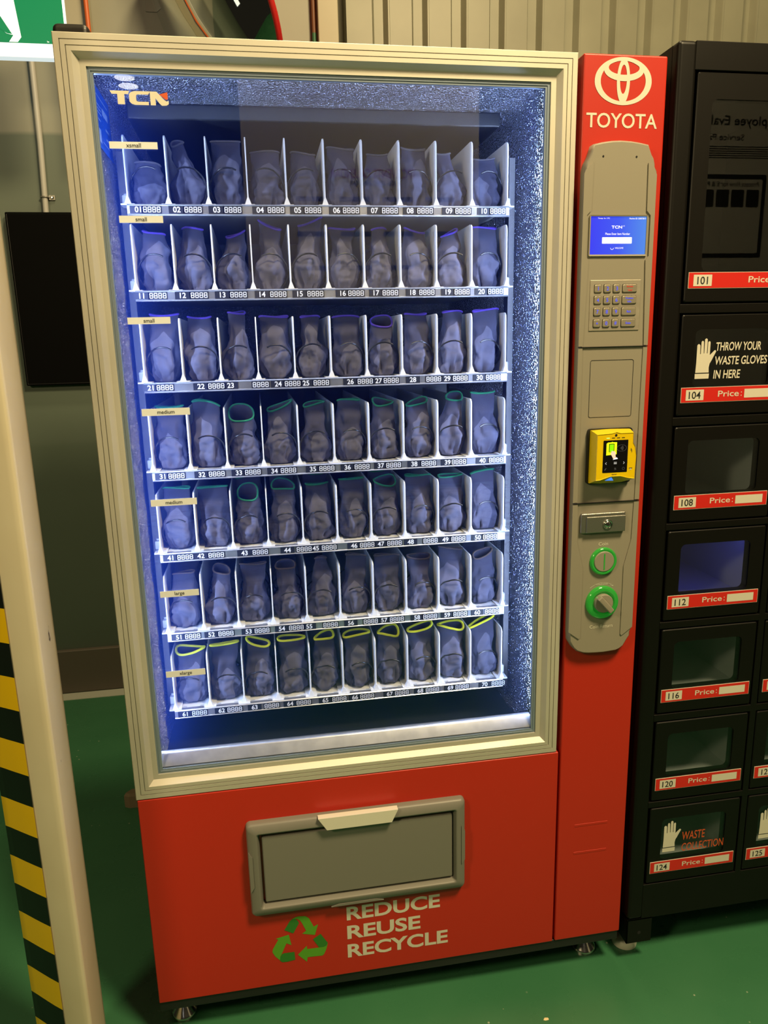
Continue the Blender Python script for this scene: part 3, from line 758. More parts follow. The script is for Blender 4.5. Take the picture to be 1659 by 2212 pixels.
# levelling feet
for fx, fy in ((0.0400, 0.0680), (0.9850, 0.0700), (0.0400, 0.72), (0.9850, 0.72)):
    b = MB(); b.lathe((fx, fy, 0), (0, 0, 1), [(0.0285, 0), (0.0290, 0.005), (0.0265, 0.008), (0.0125, 0.027), (0.0115, 0.031), (0.0115, 0.033), (0.0135, 0.034), (0.0135, 0.043), (0.0090, 0.044), (0.0090, 0.074)], chrome, 28); b.build('levelling_foot', VM)

# trays: floor, price rail, dividers, coils, price labels, rollers
ZR = [1.7035, 1.5515, 1.3810, 1.2077, 1.0400, 0.8680, 0.6930]
RX0, RX1, RY = 0.0685, 0.7955, 0.1400
PITCH = (RX1 - RX0 - 0.003) / 10
NUM_X = [[0.0874, 0.1565, 0.2284, 0.3083, 0.3784, 0.4523, 0.5255, 0.5954, 0.6729, 0.7442], [0.08, 0.155, 0.2287, 0.3036, 0.3754, 0.4592, 0.5252, 0.5986, 0.6704, 0.7395], [0.0806, 0.1753, 0.2318, 0.3243, 0.379, 0.468, 0.5254, 0.5961, 0.6678, 0.7366], [0.0878, 0.1638, 0.2364, 0.3074, 0.3851, 0.4564, 0.5259, 0.5965, 0.668, 0.7437], [0.0885, 0.149, 0.2365, 0.3247, 0.3834, 0.4644, 0.5218, 0.586, 0.6622, 0.7344], [0.0907, 0.1576, 0.2341, 0.304, 0.362, 0.4518, 0.5248, 0.5978, 0.6655, 0.7342], [0.0896, 0.1661, 0.2359, 0.3126, 0.3895, 0.4552, 0.5332, 0.6028, 0.6723, 0.7525]]
EIGHT_X = [[0.112, 0.1856, 0.258, 0.3376, 0.4073, 0.4798, 0.5554, 0.6248, 0.7009, 0.7717], [0.1094, 0.1849, 0.2582, 0.3336, 0.405, 0.4847, 0.5529, 0.6268, 0.6991, 0.7686], [0.1074, 0.2044, 0.29, 0.3525, 0.4094, 0.498, 0.5511, 0.6395, 0.6952, 0.7654], [0.1145, 0.1927, 0.2639, 0.3353, 0.4135, 0.4862, 0.5523, 0.6271, 0.6921, 0.7732], [0.1178, 0.1796, 0.2686, 0.3592, 0.4115, 0.492, 0.5508, 0.6295, 0.6909, 0.7614], [0.1188, 0.1871, 0.2621, 0.3344, 0.4077, 0.4952, 0.5524, 0.6268, 0.695, 0.7672], [0.1195, 0.1935, 0.2726, 0.3418, 0.4202, 0.4821, 0.5605, 0.6305, 0.6992, 0.7842]]


def seg8(mb, x0, z0, wd, ht, y, m):
    """four seven-segment eights"""
    dw = wd / 4.0; t = 0.0014
    for i in range(4):
        a = x0 + i * dw + 0.0006; c = a + dw - 0.0016; zm = z0 + ht / 2
        for z in (z0, zm - t / 2, z0 + ht - t): mb.add([(a + t * 0.5, y, z), (c - t * 0.5, y, z), (c - t * 0.5, y, z + t), (a + t * 0.5, y, z + t)], [(0, 1, 2, 3)], m)
        for xx in (a, c - t):
            for za, zb in ((z0 + t * 0.6, zm - t * 0.2), (zm + t * 0.2, z0 + ht - t * 0.6)): mb.add([(xx, y, za), (xx + t, y, za), (xx + t, y, zb), (xx, y, zb)], [(0, 1, 2, 3)], m)


def divider_mesh():
    mb = MB(); h = 0.122; t = 0.0012
    pr_ = [(0.0035, 0.0), (0.0055, 0.012), (0.0060, 0.030), (0.0060, h - 0.012), (0.0075, h - 0.005), (0.012, h - 0.001), (0.018, h), (0.47, h), (0.47, 0.0)]
    l0 = [(-t, p[0], p[1]) for p in pr_]; l1 = [(t, p[0], p[1]) for p in pr_]
    mb.loops([l0, l1], white); mb.cap(l0, white); mb.cap(l1, white, True)
    mb.add([(-0.006, 0.0025, 0.003), (0.006, 0.0025, 0.003), (0.0012, 0.0045, 0.016), (-0.0012, 0.0045, 0.016), (-0.006, 0.014, 0.003), (0.006, 0.014, 0.003), (0.0012, 0.014, 0.016), (-0.0012, 0.014, 0.016)],
           [(0, 1, 2, 3), (4, 7, 6, 5), (0, 3, 7, 4), (1, 5, 6, 2), (3, 2, 6, 7)], white)
    mb.box(-0.0125, 0.0125, 0.0015, 0.060, 0.0004, 0.003, white)
    return mb


def coil_mesh(hand):
    mb = MB(); R_ = 0.0325; pts = []
    n = 26; turns = 3.0; a0 = math.radians(58)
    for i in range(int(n * turns) + 1):
        a = a0 + 2 * PI * i / n; yy = 0.004 + 0.070 * (i / n)
        if i < 5: yy = 0.004 + 0.070 * (i / n) * 0.5
        pts.append((hand * R_ * math.sin(-a + PI / 2 + PI / 2 - PI / 2 + 0) if False else hand * R_ * math.cos(a), yy, 0.0355 + R_ * math.sin(a)))
    mb.tube(pts, 0.0017, wire, 7)
    return mb


DIV = divider_mesh(); COILS = {1: coil_mesh(1), -1: coil_mesh(-1)}


def shifted(src, dx, dy, dz):
    mb = MB(); mb.f = src.f; mb.m = src.m; mb.s = src.s; mb.ms = src.ms; mb.v = [(v[0] + dx, v[1] + dy, v[2] + dz) for v in src.v]
    return mb


SLOT = {}
for r, zt in enumerate(ZR):
    b = MB()
    b.box(RX0, RX1, RY + 0.008, 0.650, zt - 0.006, zt - 0.002, tray_w)
    for i in range(10):
        cx = RX0 + 0.0015 + PITCH * (i + 0.5)
        for dx in (-0.018, 0.018): b.box(cx + dx - 0.004, cx + dx + 0.004, RY + 0.016, RY + 0.018, zt - 0.002, zt - 0.0016, gasket)
    TR = b.build('tray', VM)
    b = MB()
    lp = [(RY + 0.008, zt - 0.0195), (RY, zt - 0.0198), (RY - 0.002, zt - 0.0180), (RY - 0.0005, zt - 0.0165), (RY - 0.0005, zt - 0.0035), (RY - 0.002, zt - 0.002), (RY, zt), (RY + 0.010, zt)]
    b.loops([[(RX0, p[0], p[1]) for p in lp], [(RX1, p[0], p[1]) for p in lp]], railm)
    b.cap([(RX0, p[0], p[1]) for p in lp], railm); b.cap([(RX1, p[0], p[1]) for p in lp], railm, True)
    b.build('price_rail', TR)
    for xs in (RX0 - 0.0115, RX1 + 0.0005):
        b = MB(); b.box(xs, xs + 0.011, RY + 0.026, RY + 0.048, zt + 0.002, zt + 0.020, white, 0.002); b.lathe((xs + 0.0055, RY + 0.037, zt + 0.019), (0, 0, 1), [(0.004, 0), (0.004, 0.004), (0.002, 0.005)], white, 12); b.build('roller_block', TR)
    for i in range(11):
        shifted(DIV, RX0 + 0.0015 + PITCH * i, RY, zt - 0.002).build('divider', TR)
    for i in range(10):
        cx = RX0 + 0.0015 + PITCH * (i + 0.5); num = r * 10 + i + 1; SLOT[num] = (cx, RY, zt - 0.002)
        hand = -1 if num % 2 == 0 else 1
        shifted(COILS[hand], cx, RY + 0.004, zt - 0.002).build('spiral_coil', TR)
        b = MB(); yl = RY - 0.0012; z0 = zt - 0.0163
        xn = NUM_X[r][i]; xe = EIGHT_X[r][i]
        b.box(xn - 0.0145, xn + 0.0145, yl, RY + 0.001, z0, z0 + 0.0130, labelblk)
        b.box(xe - 0.0175, xe + 0.0175, yl, RY + 0.001, z0, z0 + 0.0130, labelblk)
        b.text_c('%02d' % num, xn, z0 + 0.0016, 0.0102, yl - 0.0003, labelwht, 0.02, 0.021)
        seg8(b, xe - 0.0160, z0 + 0.0016, 0.0325, 0.0100, yl - 0.0003, labelwht)
        b.build('price_label', TR)

# ------------------------------------------------------------------ rolled gloves
SIZES = ['extra small', 'small', 'small', 'medium', 'medium', 'large', 'extra large']
HEMC = ['grey', 'purple', 'purple', 'green', 'green', 'brown', 'yellow']


def sm(a, b_, t):
    t = min(1, max(0, (t - a) / (b_ - a))); return t * t * (3 - 2 * t)


def make_glove(name, loc, label, cat, group, hem, h=0.118, top=(0.026, 0.006), neck=0.026, fist=0.0305, tilt=0.0, roll=0.0, lean=0.0, fwd=0.0, seed=0, wave=0.0015, palm=0.0):
    """a rolled knit glove standing upright: fist at the bottom, cuff with a coloured hem on top"""
    rnd = random.Random(seed * 31 + 5)
    root = empty(name, label, cat, loc, group)
    nu, nv = 56, 44
    sx, sy = rnd.uniform(0, 50), rnd.uniform(0, 50)
    yaw = rnd.uniform(-0.25, 0.25)
    fold_a = rnd.uniform(-2.2, -0.9)

    def pt(u, t, shr=0.0):
        th = 2 * PI * u
        # radii along the height
        if t < 0.32:
            q = t / 0.32; e = (max(0.0, 1 - (1 - q) ** 2.6)) ** 0.5
            a = fist * (0.35 + 0.65 * e) if t > 0 else fist * 0.35; bb = 0.0275 * (0.35 + 0.65 * e)
        else:
            q = sm(0.32, 0.62, t); q2 = sm(0.66, 1.0, t)
            a = fist + (neck - fist) * q; a = a + (top[0] - a) * q2
            bb = 0.0275 + (0.020 - 0.0275) * q; bb = bb + (top[1] - bb) * q2
        a = max(a - shr, 0.0008); bb = max(bb - shr, 0.0008)
        ce, se = math.cos(th), math.sin(th)
        pw = 0.8
        x = a * math.copysign(abs(ce) ** pw, ce); y = bb * math.copysign(abs(se) ** pw, se)
        # creases gathered at the fist, soft dents above
        amp = 0.0046 * (1 - sm(0.25, 0.55, t)) + 0.0040 * sm(0.25, 0.5, t) * (1 - sm(0.80, 1.0, t))
        nn = noise.noise(Vector((math.cos(th) * 1.6 + sx, math.sin(th) * 1.6 + sy, t * 4.2)))
        cr = -abs(noise.noise(Vector((math.cos(th) * 2.4 + sy, math.sin(th) * 2.4 + sx, t * 2.6 + 7)))) * 0.012 * (1 - sm(0.12, 0.42, t)) * sm(0, 0.06, t)
        rg = 1 - abs(noise.noise(Vector((math.cos(th) * 3.1 + sy + 9, math.sin(th) * 3.1 + sx, t * 5.5)))) * 2.2
        cr -= 0.0042 * max(0.0, rg) ** 3 * (1 - 0.75 * sm(0.3, 0.62, t)) * (1 - sm(0.82, 1.0, t)) * sm(0.0, 0.05, t)
        da = (th - PI * 2 - fold_a + PI * 3) % (2 * PI) - PI
        cr -= 0.009 * math.exp(-(da / 0.16) ** 2) * (1 - sm(0.06, 0.34, t)) * sm(0.0, 0.05, t)
        k = 1 + (nn * amp * 2.2 + cr + 0.004 * (1 - sm(0.1, 0.4, t))) / max(a, 0.006)
        if t < 0.66: x *= k; y *= k
        else: kk = 1 + (k - 1) * (1 - sm(0.66, 0.9, t)); x *= kk; y *= kk
        ph = tilt * sm(0.58, 1.0, t)
        yb = y * math.cos(ph); zb = y * math.sin(ph)
        z = h * t + zb + x * math.tan(roll * sm(0.5, 1.0, t))
        z += wave * sm(0.75, 1, t) * math.sin(2 * th + sx)
        x += lean * sm(0.35, 1.0, t); yb -= fwd * sm(0.5, 1.0, t)
        cy, sn = math.cos(yaw), math.sin(yaw)
        return Vector((x * cy - yb * sn, x * sn + yb * cy, z + 0.0005))

    mb = MB(); ls = []
    for k in range(nv + 1): ls.append([pt(i / nu, k / nv) for i in range(nu)])
    for k in range(0, 7): ls.append([pt(i / nu, 1.0 - k * 0.045, 0.0016) for i in range(nu)])
    mb.loops([[loc_add(p, loc) for p in l] for l in ls], knit, True)
    mb.cap([loc_add(p, loc) for p in ls[0]], knit, True); mb.cap([loc_add(p, loc) for p in ls[-1]], knit)
    o = mb.build('rolled_body', root)
    me = o.data; at_ = me.attributes.new('palm', 'FLOAT', 'POINT')
    vals = []
    pc = rnd.uniform(-0.35, 0.35); pw_ = rnd.uniform(0.55, 1.0); ptop = rnd.uniform(0.36, 0.72) + palm
    for k, l in enumerate(ls):
        for i in range(nu):
            th = 2 * PI * i / nu; t = min(k, nv) / nv
            d = (th - 1.5 * PI - pc + PI) % (2 * PI) - PI      # angle away from the front
            e = 1 - abs(d) / pw_ - max(0, t - ptop) * 5 + 0.35 * noise.noise(Vector((i * 0.16 + sx, t * 6, sy)))
            vals.append(0.5 + 0.5 * max(-1, min(1, e * 1.4)) if k <= nv else 0.35)
    vals += [0.35] * (len(me.vertices) - len(vals))
    at_.data.foreach_set('value', vals)
    hb = MB(); hb.tube([loc_add(pt(i / 48, 1.0, -0.0002), loc) for i in range(48)], 0.0019 if hem != 'yellow' else 0.0027, HEMS[hem], 8, closed=True)
    hb.build('cuff_hem', root)
    return root


def loc_add(p, loc): return (p[0] + loc[0], p[1] + loc[1], p[2] + loc[2])


F = dict(top=(0.027, 0.0035), neck=0.027)                                    # closed flat cuff
O_ = dict(top=(0.020, 0.015), neck=0.025, tilt=0.75, fwd=0.004)              # open ring turned to the front
T_ = dict(top=(0.020, 0.011), neck=0.024, tilt=0.45)                         # half-open slanting ring
Nn = dict(top=(0.013, 0.008), neck=0.017)                                    # narrow neck


def mix(d, **k): e = dict(d); e.update(k); return e


G_ = {
    1: mix(F, h=0.078, top=(0.022, 0.012), roll=-0.1), 2: mix(Nn, h=0.114, lean=-0.016, tilt=0.6, top=(0.011, 0.009), roll=0.3), 3: mix(F, h=0.119, wave=0), 4: mix(F, h=0.102), 5: mix(F, h=0.100, top=(0.023, 0.006), roll=-0.1),
    6: mix(F, h=0.110), 7: mix(F, h=0.100, top=(0.020, 0.006)), 8: mix(T_, h=0.112, top=(0.024, 0.010), tilt=0.3), 9: mix(Nn, h=0.104, lean=-0.012, top=(0.014, 0.007)), 10: mix(F, h=0.095, top=(0.02, 0.006)),
    11: mix(F, h=0.108, roll=-0.15, top=(0.020, 0.006)), 12: mix(Nn, h=0.116, neck=0.023, top=(0.019, 0.008)), 13: mix(T_, h=0.106, lean=0.008, roll=0.35, tilt=0.2, neck=0.02, top=(0.018, 0.006)), 14: mix(T_, h=0.122, roll=-0.4, lean=0.002, tilt=0.25, neck=0.018, top=(0.021, 0.007)),
    15: mix(F, h=0.128, lean=0.008, roll=0.3, neck=0.022, top=(0.023, 0.004)), 16: mix(F, h=0.116, lean=-0.002, roll=-0.02, neck=0.019, top=(0.026, 0.005)), 17: mix(Nn, h=0.116, top=(0.014, 0.006)), 18: mix(F, h=0.112, roll=-0.25, top=(0.020, 0.005)), 19: mix(T_, h=0.108, roll=0.4, tilt=0.3, top=(0.016, 0.008)), 20: mix(F, h=0.118),
    21: mix(F, h=0.128, lean=0.006), 22: mix(F, h=0.122, top=(0.022, 0.006)), 23: mix(Nn, h=0.130, top=(0.0165, 0.008), neck=0.0155, tilt=0.2), 24: mix(F, h=0.121, top=(0.028, 0.005)), 25: mix(Nn, h=0.120, top=(0.019, 0.007), neck=0.015), 26: mix(F, h=0.119), 27: mix(O_, h=0.108, top=(0.022, 0.014), tilt=0.95),
    28: mix(F, h=0.121, top=(0.022, 0.006)), 29: mix(F, h=0.125, lean=0.006, top=(0.020, 0.006), neck=0.02), 30: mix(F, h=0.127, lean=0.005, roll=0.06),
    31: mix(F, h=0.124, tilt=0.15), 32: mix(F, h=0.130, tilt=0.1, roll=-0.18, wave=0.003), 33: mix(O_, h=0.106, top=(0.0245, 0.020), tilt=0.95, fwd=0.008, lean=-0.004), 34: mix(T_, h=0.118, roll=0.35, lean=0.002, top=(0.025, 0.009), tilt=0.5), 35: mix(T_, h=0.120, roll=0.18, top=(0.021, 0.007), tilt=0.4, neck=0.021), 36: mix(F, h=0.125, top=(0.023, 0.006)),
    37: mix(T_, h=0.118, roll=-0.05, top=(0.022, 0.014), wave=0.003), 38: mix(T_, h=0.115, roll=0.25, top=(0.023, 0.009), tilt=0.6), 39: mix(T_, h=0.124, top=(0.017, 0.013), tilt=0.7, lean=0.009, neck=0.020), 40: mix(F, h=0.130),
    41: mix(F, h=0.126), 42: mix(F, h=0.124, top=(0.030, 0.004), wave=0.0005, neck=0.029), 43: mix(O_, h=0.110, top=(0.0205, 0.019), tilt=1.05, fwd=0.008), 44: mix(T_, h=0.120, top=(0.0235, 0.016), tilt=0.55, roll=-0.1, wave=0.003), 45: mix(Nn, h=0.118, neck=0.025, top=(0.024, 0.004), fwd=-0.006), 46: mix(F, h=0.126, wave=0.0005), 47: mix(T_, h=0.118, top=(0.024, 0.015), tilt=0.65, wave=0.003),
    48: mix(F, h=0.126), 49: mix(F, h=0.122, top=(0.028, 0.006), tilt=0.35, wave=0.001), 50: mix(F, h=0.128, roll=0.13),
    51: mix(F, h=0.116, top=(0.022, 0.006), roll=0.1), 52: mix(T_, h=0.117, top=(0.017, 0.013), tilt=0.6, lean=0.006, roll=-0.25, neck=0.019), 53: mix(F, h=0.125, neck=0.022), 54: mix(T_, h=0.117, top=(0.021, 0.014), tilt=0.5, lean=-0.004, neck=0.020), 55: mix(Nn, h=0.128, top=(0.012, 0.004), neck=0.022), 56: mix(F, h=0.129, lean=0.005, roll=-0.15, top=(0.022, 0.004), neck=0.022), 57: mix(F, h=0.124),
    58: mix(T_, h=0.116, top=(0.0265, 0.008), tilt=0.6, roll=-0.06, neck=0.022), 59: mix(F, h=0.130, roll=-0.1), 60: mix(O_, h=0.115, top=(0.022, 0.010), tilt=0.8, roll=0.3, fwd=0.006),
    61: mix(F, h=0.118, top=(0.030, 0.012), tilt=0.35, wave=0.004, roll=0.04), 62: mix(F, h=0.124, top=(0.030, 0.004), wave=0.0005), 63: mix(T_, h=0.122, top=(0.024, 0.009), tilt=0.75, roll=-0.30), 64: mix(F, h=0.124, top=(0.029, 0.010), wave=0.001, tilt=0.2), 65: mix(T_, h=0.122, top=(0.021, 0.010), tilt=0.55, roll=0.15, wave=0.003), 66: mix(F, h=0.122, top=(0.029, 0.010), tilt=0.3, roll=0.12, wave=0.002),
    67: mix(T_, h=0.120, top=(0.023, 0.013), tilt=0.6, wave=0.005), 68: mix(F, h=0.124, top=(0.028, 0.010), tilt=0.5, roll=0.22), 69: mix(F, h=0.122, top=(0.029, 0.012), tilt=0.4, wave=0.004, roll=-0.08), 70: mix(F, h=0.126, top=(0.029, 0.008), tilt=0.3, roll=0.45, wave=0.001),
}


TRAYS = ['extra small tray', 'upper small tray', 'lower small tray', 'upper medium tray', 'lower medium tray', 'large tray', 'extra large tray']
ORD = ['first', 'second', 'third', 'fourth', 'fifth', 'sixth', 'seventh', 'eighth', 'ninth', 'tenth']


def describe(n, d, hem):
    t = d.get('tilt', 0)
    if t >= 0.8: a = 'gaping'
    elif t >= 0.4: a = 'half-open'
    elif d.get('neck', 0.026) < 0.02: a = 'narrow'
    elif abs(d.get('roll', 0)) > 0.2: a = 'sloping'
    else: a = 'flat'
    return 'grey glove with %s %s cuff, %s from left in the %s' % (a, hem, ORD[(n - 1) % 10], TRAYS[(n - 1) // 10])


for n, d in G_.items():
    r = (n - 1) // 10; c = SLOT[n]; hem = HEMC[r]
    make_glove('rolled_glove', (c[0], c[1] + 0.047, c[2] + 0.0012), describe(n, d, hem), 'glove', 'front gloves in the ' + TRAYS[r], hem, seed=n, **d)
# the next glove in line, where its cuff shows over the front one
for n in (43, 44, 45, 47, 51, 60, 61, 63, 64, 65, 66, 67, 68, 69):
    r = (n - 1) // 10; c = SLOT[n]; hem = HEMC[r]
    d = mix(F, h=0.132 if n < 61 else 0.130, top=(0.027, 0.010 if n > 60 else 0.006), tilt=0.2, wave=0.003, roll=0.08 if n % 2 else -0.08)
    make_glove('rolled_glove', (c[0], c[1] + 0.117, c[2] + 0.0012), 'grey glove peeking out behind the %s front glove of the %s' % (ORD[(n - 1) % 10], TRAYS[r]), 'glove', 'gloves second in line', hem, seed=n + 100, **d)

# ------------------------------------------------------------------ black locker
LK_ = empty('locker_cabinet', 'tall black steel locker with numbered windowed doors beside the red machine', 'locker', (1.57, 0.4, 0.0))
LX0, LX1, LZ0, LZ1 = 1.0585, 2.0900, 0.1200, 1.9590
CX = [1.1000 + 0.2430 * k for k in range(4)]; DW = 0.2222
RZ = [(1.2902, 1.4844), (1.0728, 1.2673), (0.8580, 1.0525), (0.6435, 0.8370), (0.4285, 0.6212), (0.2140, 0.4080)]
WX = [1.1000 + 0.3270 * k for k in range(3)]; DWW = 0.3050; WZ = (1.5076, 1.9078)
b = MB()
b.box(LX0, LX1, 0.018, 0.75, LZ0, LZ1, blackm, 0.010, 3) if False else None
g = 0.0030
# front face: stiles and rails around every door
zs = sorted([WZ] + RZ)
b.box(LX0, CX[0] - g, 0.0, 0.03, LZ0, LZ1, blackm, 0.0085, 4)
b.box(CX[3] + DW + g, LX1, 0.0, 0.03, LZ0, LZ1, blackm, 0.0085, 4)
prev = LZ0
for (z0, z1) in zs:
    b.box(CX[0] - g - 0.004, CX[3] + DW + g + 0.004, 0.0005, 0.03, prev, z0 - g, blackm, 0.0012); prev = z1 + g
b.box(CX[0] - g - 0.004, CX[3] + DW + g + 0.004, 0.0005, 0.03, prev, LZ1 - 0.0004, blackm, 0.0012)
for (z0, z1) in RZ:
    for k in range(3): b.box(CX[k] + DW + g, CX[k + 1] - g, 0.0005, 0.03, z0 - g - 0.002, z1 + g + 0.002, blackm, 0.0012)
for k in range(2): b.box(WX[k] + DWW + g, WX[k + 1] - g, 0.0005, 0.03, WZ[0] - g - 0.002, WZ[1] + g + 0.002, blackm, 0.0012)
b.build('face_frame', LK_)
b = MB()                                                            # shell
for q in ((LX0, LX0 + 0.004, 0.02, 0.75, LZ0, LZ1 - 0.004), (LX1 - 0.004, LX1, 0.02, 0.75, LZ0, LZ1 - 0.004), (LX0, LX1, 0.72, 0.75, LZ0, LZ1 - 0.004), (LX0, LX1, 0.02, 0.75, LZ0, LZ0 + 0.004)): b.box(*q, blackm)
b.box(LX0 + 0.001, LX1 - 0.001, 0.01, 0.75, LZ1 - 0.02, LZ1 - 0.001, blackm, 0.008, 3)
b.build('cabinet_shell', LK_)
for lx in (LX0, LX1 - 0.062):
    for ly in (0.0005, 0.70):
        b = MB()
        b.box(lx, lx + 0.062, ly, ly + 0.003, 0.0562, 0.1215, blackm, 0.0006); b.box(lx, lx + 0.003, ly, ly + 0.05, 0.0562, 0.1215, blackm, 0.0006); b.box(lx, lx + 0.062, ly, ly + 0.05, 0.1180, 0.1215, blackm)
        b.lathe((lx + 0.031, ly - 0.0001, 0.083), (0, -1, 0), [(0.0045, 0), (0.0045, 0.0003)], darkgap, 14)
        b.build('leg', LK_)
        b = MB(); b.lathe((lx + 0.031, ly + 0.066 if ly < 0.1 else ly + 0.02, 0), (0, 0, 1), [(0.030, 0), (0.030, 0.010), (0.024, 0.018), (0.008, 0.020), (0.008, 0.118)], creampl, 24); b.build('levelling_foot', LK_)
cell_shade = mat('shaded_cell', (0.035, 0.033, 0.030), 0.5)  # upper compartments: shade put into the colour so window reflections show
cell = mat('cell_grey', (0.50, 0.54, 0.55), 0.30)
ICON = [(1.1353, 1.3735), (1.1360, 1.3927), (1.1359, 1.4263), (1.1377, 1.4287), (1.1407, 1.4286), (1.1426, 1.4261), (1.1430, 1.4096), (1.1444, 1.4095), (1.1444, 1.4328), (1.1462, 1.4350), (1.1487, 1.4343), (1.1496, 1.4322), (1.1506, 1.4107), (1.1518, 1.4107),
        (1.1515, 1.4375), (1.1538, 1.4395), (1.1564, 1.4385), (1.1573, 1.4365), (1.1574, 1.4106), (1.1588, 1.4105), (1.1586, 1.4320), (1.1607, 1.4340), (1.1630, 1.4333), (1.1637, 1.4312), (1.1639, 1.4073), (1.1732, 1.4162), (1.1757, 1.4164), (1.1772, 1.4141),
        (1.1724, 1.4048), (1.1681, 1.3963), (1.1648, 1.3908), (1.1634, 1.3829), (1.1642, 1.3735)]
CUFF = [(1.1344, 1.3715), (1.1649, 1.3715), (1.1646, 1.3618), (1.1346, 1.3618)]


def hand_icon(mb, dx, dz, s, y):
    for p in (ICON, CUFF): mb.poly([(1.1300 + dx + (q[0] - 1.1300) * s, 1.3455 + dz + (q[1] - 1.3455) * s) for q in p], y, cream)


def locker_door(x0, x1, z0, z1, num, wx, wz, lw, extra=None, price=True):
    b = MB(); plate_with_hole(b, x0, x1, z0, z1, wx[0], wx[1], wz[0], wz[1], 0.011, 0.0005, 0.020, blackm)
    D = b.build('locker_door', LK_)
    b = MB(); b.box(wx[0] - 0.004, wx[1] + 0.004, 0.0026, 0.0050, wz[0] - 0.004, wz[1] + 0.004, acryl); GP = b.build('window_pane', D)
    if price:
        b = MB(); lx = x0 + 0.0060; lz = z0 + 0.0255; lh = 0.0298
        b.box(lx, lx + lw, -0.0006, 0.0008, lz, lz + lh, cream); b.box(lx + 0.0008, lx + lw - 0.0008, -0.0009, 0.0, lz + 0.0008, lz + lh - 0.0008, redvinyl)
        if num:
            b.poly([(lx + 0.0103, lz + 0.0043), (lx + 0.0487, lz + 0.0043), (lx + 0.0487, lz + 0.0252), (lx + 0.0103, lz + 0.0252)], -0.0012, cream)
            b.text_c(num, lx + 0.0293, lz + 0.0075, 0.0142, -0.0015, ink, 0.010, 0.033)
            xo = lx + (0.0798 if lw < 0.25 else 0.126)
            b.text('Price', xo, lz + 0.0098, 0.0455, 0.0118, -0.0012, cream, 0.010); b.text(':', xo + 0.0500, lz + 0.0098, 0.0018, 0.0090, -0.0012, cream, 0.010)
            if lw < 0.25: b.poly([(lx + 0.1372, lz + 0.0062), (lx + 0.1990, lz + 0.0062), (lx + 0.1990, lz + 0.0235), (lx + 0.1372, lz + 0.0235)], -0.0012, cream)
        tag(b.build('price_strip', D), 'red strip with number and price box')
    if extra:
        b = MB()
        if extra == 'throw':
            hand_icon(b, 0, 0, 1.0, 0.0022)
            for t, xa, za, wd in (('THROW YOUR', 1.1755, 1.4150, 0.0985), ('WASTE GLOVES', 1.1750, 1.3880, 0.1140), ('IN HERE', 1.1746, 1.3612, 0.0575)): b.text(t, xa, za, wd, 0.0165, 0.0022, cream, 0.016, 0.06)
        else:
            dx = x0 - 1.1000; hand_icon(b, dx + 0.0010, 0.2702 - 1.3455 + 0.0035, 1.02, 0.0022)
            if extra == 'waste':
                b.text('WASTE', 1.1822, 0.3155, 0.0570, 0.0215, 0.0022, orangered, 0.004, 0.04); b.text('COLLECTION', 1.1832, 0.2868, 0.1050, 0.0200, 0.0022, orangered, 0.004, 0.04)
        b.build('lettering', GP)
    # compartment behind the door
    cm_ = cell_shade if z1 > 1.45 else cell
    b = MB(); y0, y1 = 0.0255, 0.36; a = (wx[0] - 0.022, wx[1] + 0.022, wz[0] - 0.020, wz[1] + 0.016); a = (x0 + 0.004, x1 - 0.004, z0 + 0.030, z1 - 0.006)
    b.loops([at([(a[0], a[2]), (a[1], a[2]), (a[1], a[3]), (a[0], a[3])], y) for y in (y0, y1)], cm_)
    b.cap(at([(a[0], a[2]), (a[1], a[2]), (a[1], a[3]), (a[0], a[3])], y1), cm_)
    b.lathe(((a[0] + a[1]) / 2, 0.20, a[2] + 0.0002), (0, 0, 1), [(0.005, 0), (0.005, 0.003), (0.003, 0.005)], chrome, 14)
    b.build('compartment', LK_)
    return D


wins = [[(0.0297, 0.1888), (0.0553, 0.1663)], [(0.0297, 0.1888), (0.0563, 0.1668)], [(0.0297, 0.1888), (0.0561, 0.1654)], [(0.0297, 0.1888), (0.0553, 0.1640)], [(0.0297, 0.1888), (0.0570, 0.1625)], [(0.0297, 0.1888), (0.0560, 0.1640)]]
locker_door(WX[0], WX[0] + DWW, WZ[0], WZ[1], '101', (1.1315, 1.3735), (1.5654, 1.8639), 0.288)
for k in (1, 2): locker_door(WX[k], WX[k] + DWW, WZ[0], WZ[1], None, (WX[k] + 0.0315, WX[k] + 0.2735), (1.5654, 1.8639), 0.288)
for r, (z0, z1) in enumerate(RZ):
    for k in range(4):
        num = str(104 + 4 * r + k) if (k == 0 or (k == 1 and r in (3, 4, 5))) else None
        ex = None
        if r == 0 and k == 0: ex = 'throw'
        if r == 5 and k == 0: ex = 'waste'
        if r == 5 and k == 1: ex = 'hand'
        wx, wz = wins[r]
        if r == 0 and k == 0: wx = (0.0297, 0.1935)
        locker_door(CX[k], CX[k] + DW, z0, z1, num, (CX[k] + wx[0], CX[k] + wx[1]), (z0 + wz[0], z0 + wz[1]), 0.2096, ex)
# blue lamp inside compartment 112
bl = bpy.data.lights.new('compartment_lamp', 'AREA'); bl.energy = 0.06; bl.color = (0.10, 0.10, 1.0); bl.shape = 'RECTANGLE'; bl.size = 0.16; bl.size_y = 0.01
blo = bpy.data.objects.new('compartment_lamp', bl); COL.objects.link(blo); blo.location = (1.211, 0.06, 1.040); blo.rotation_euler = (0.35, 0, 0)

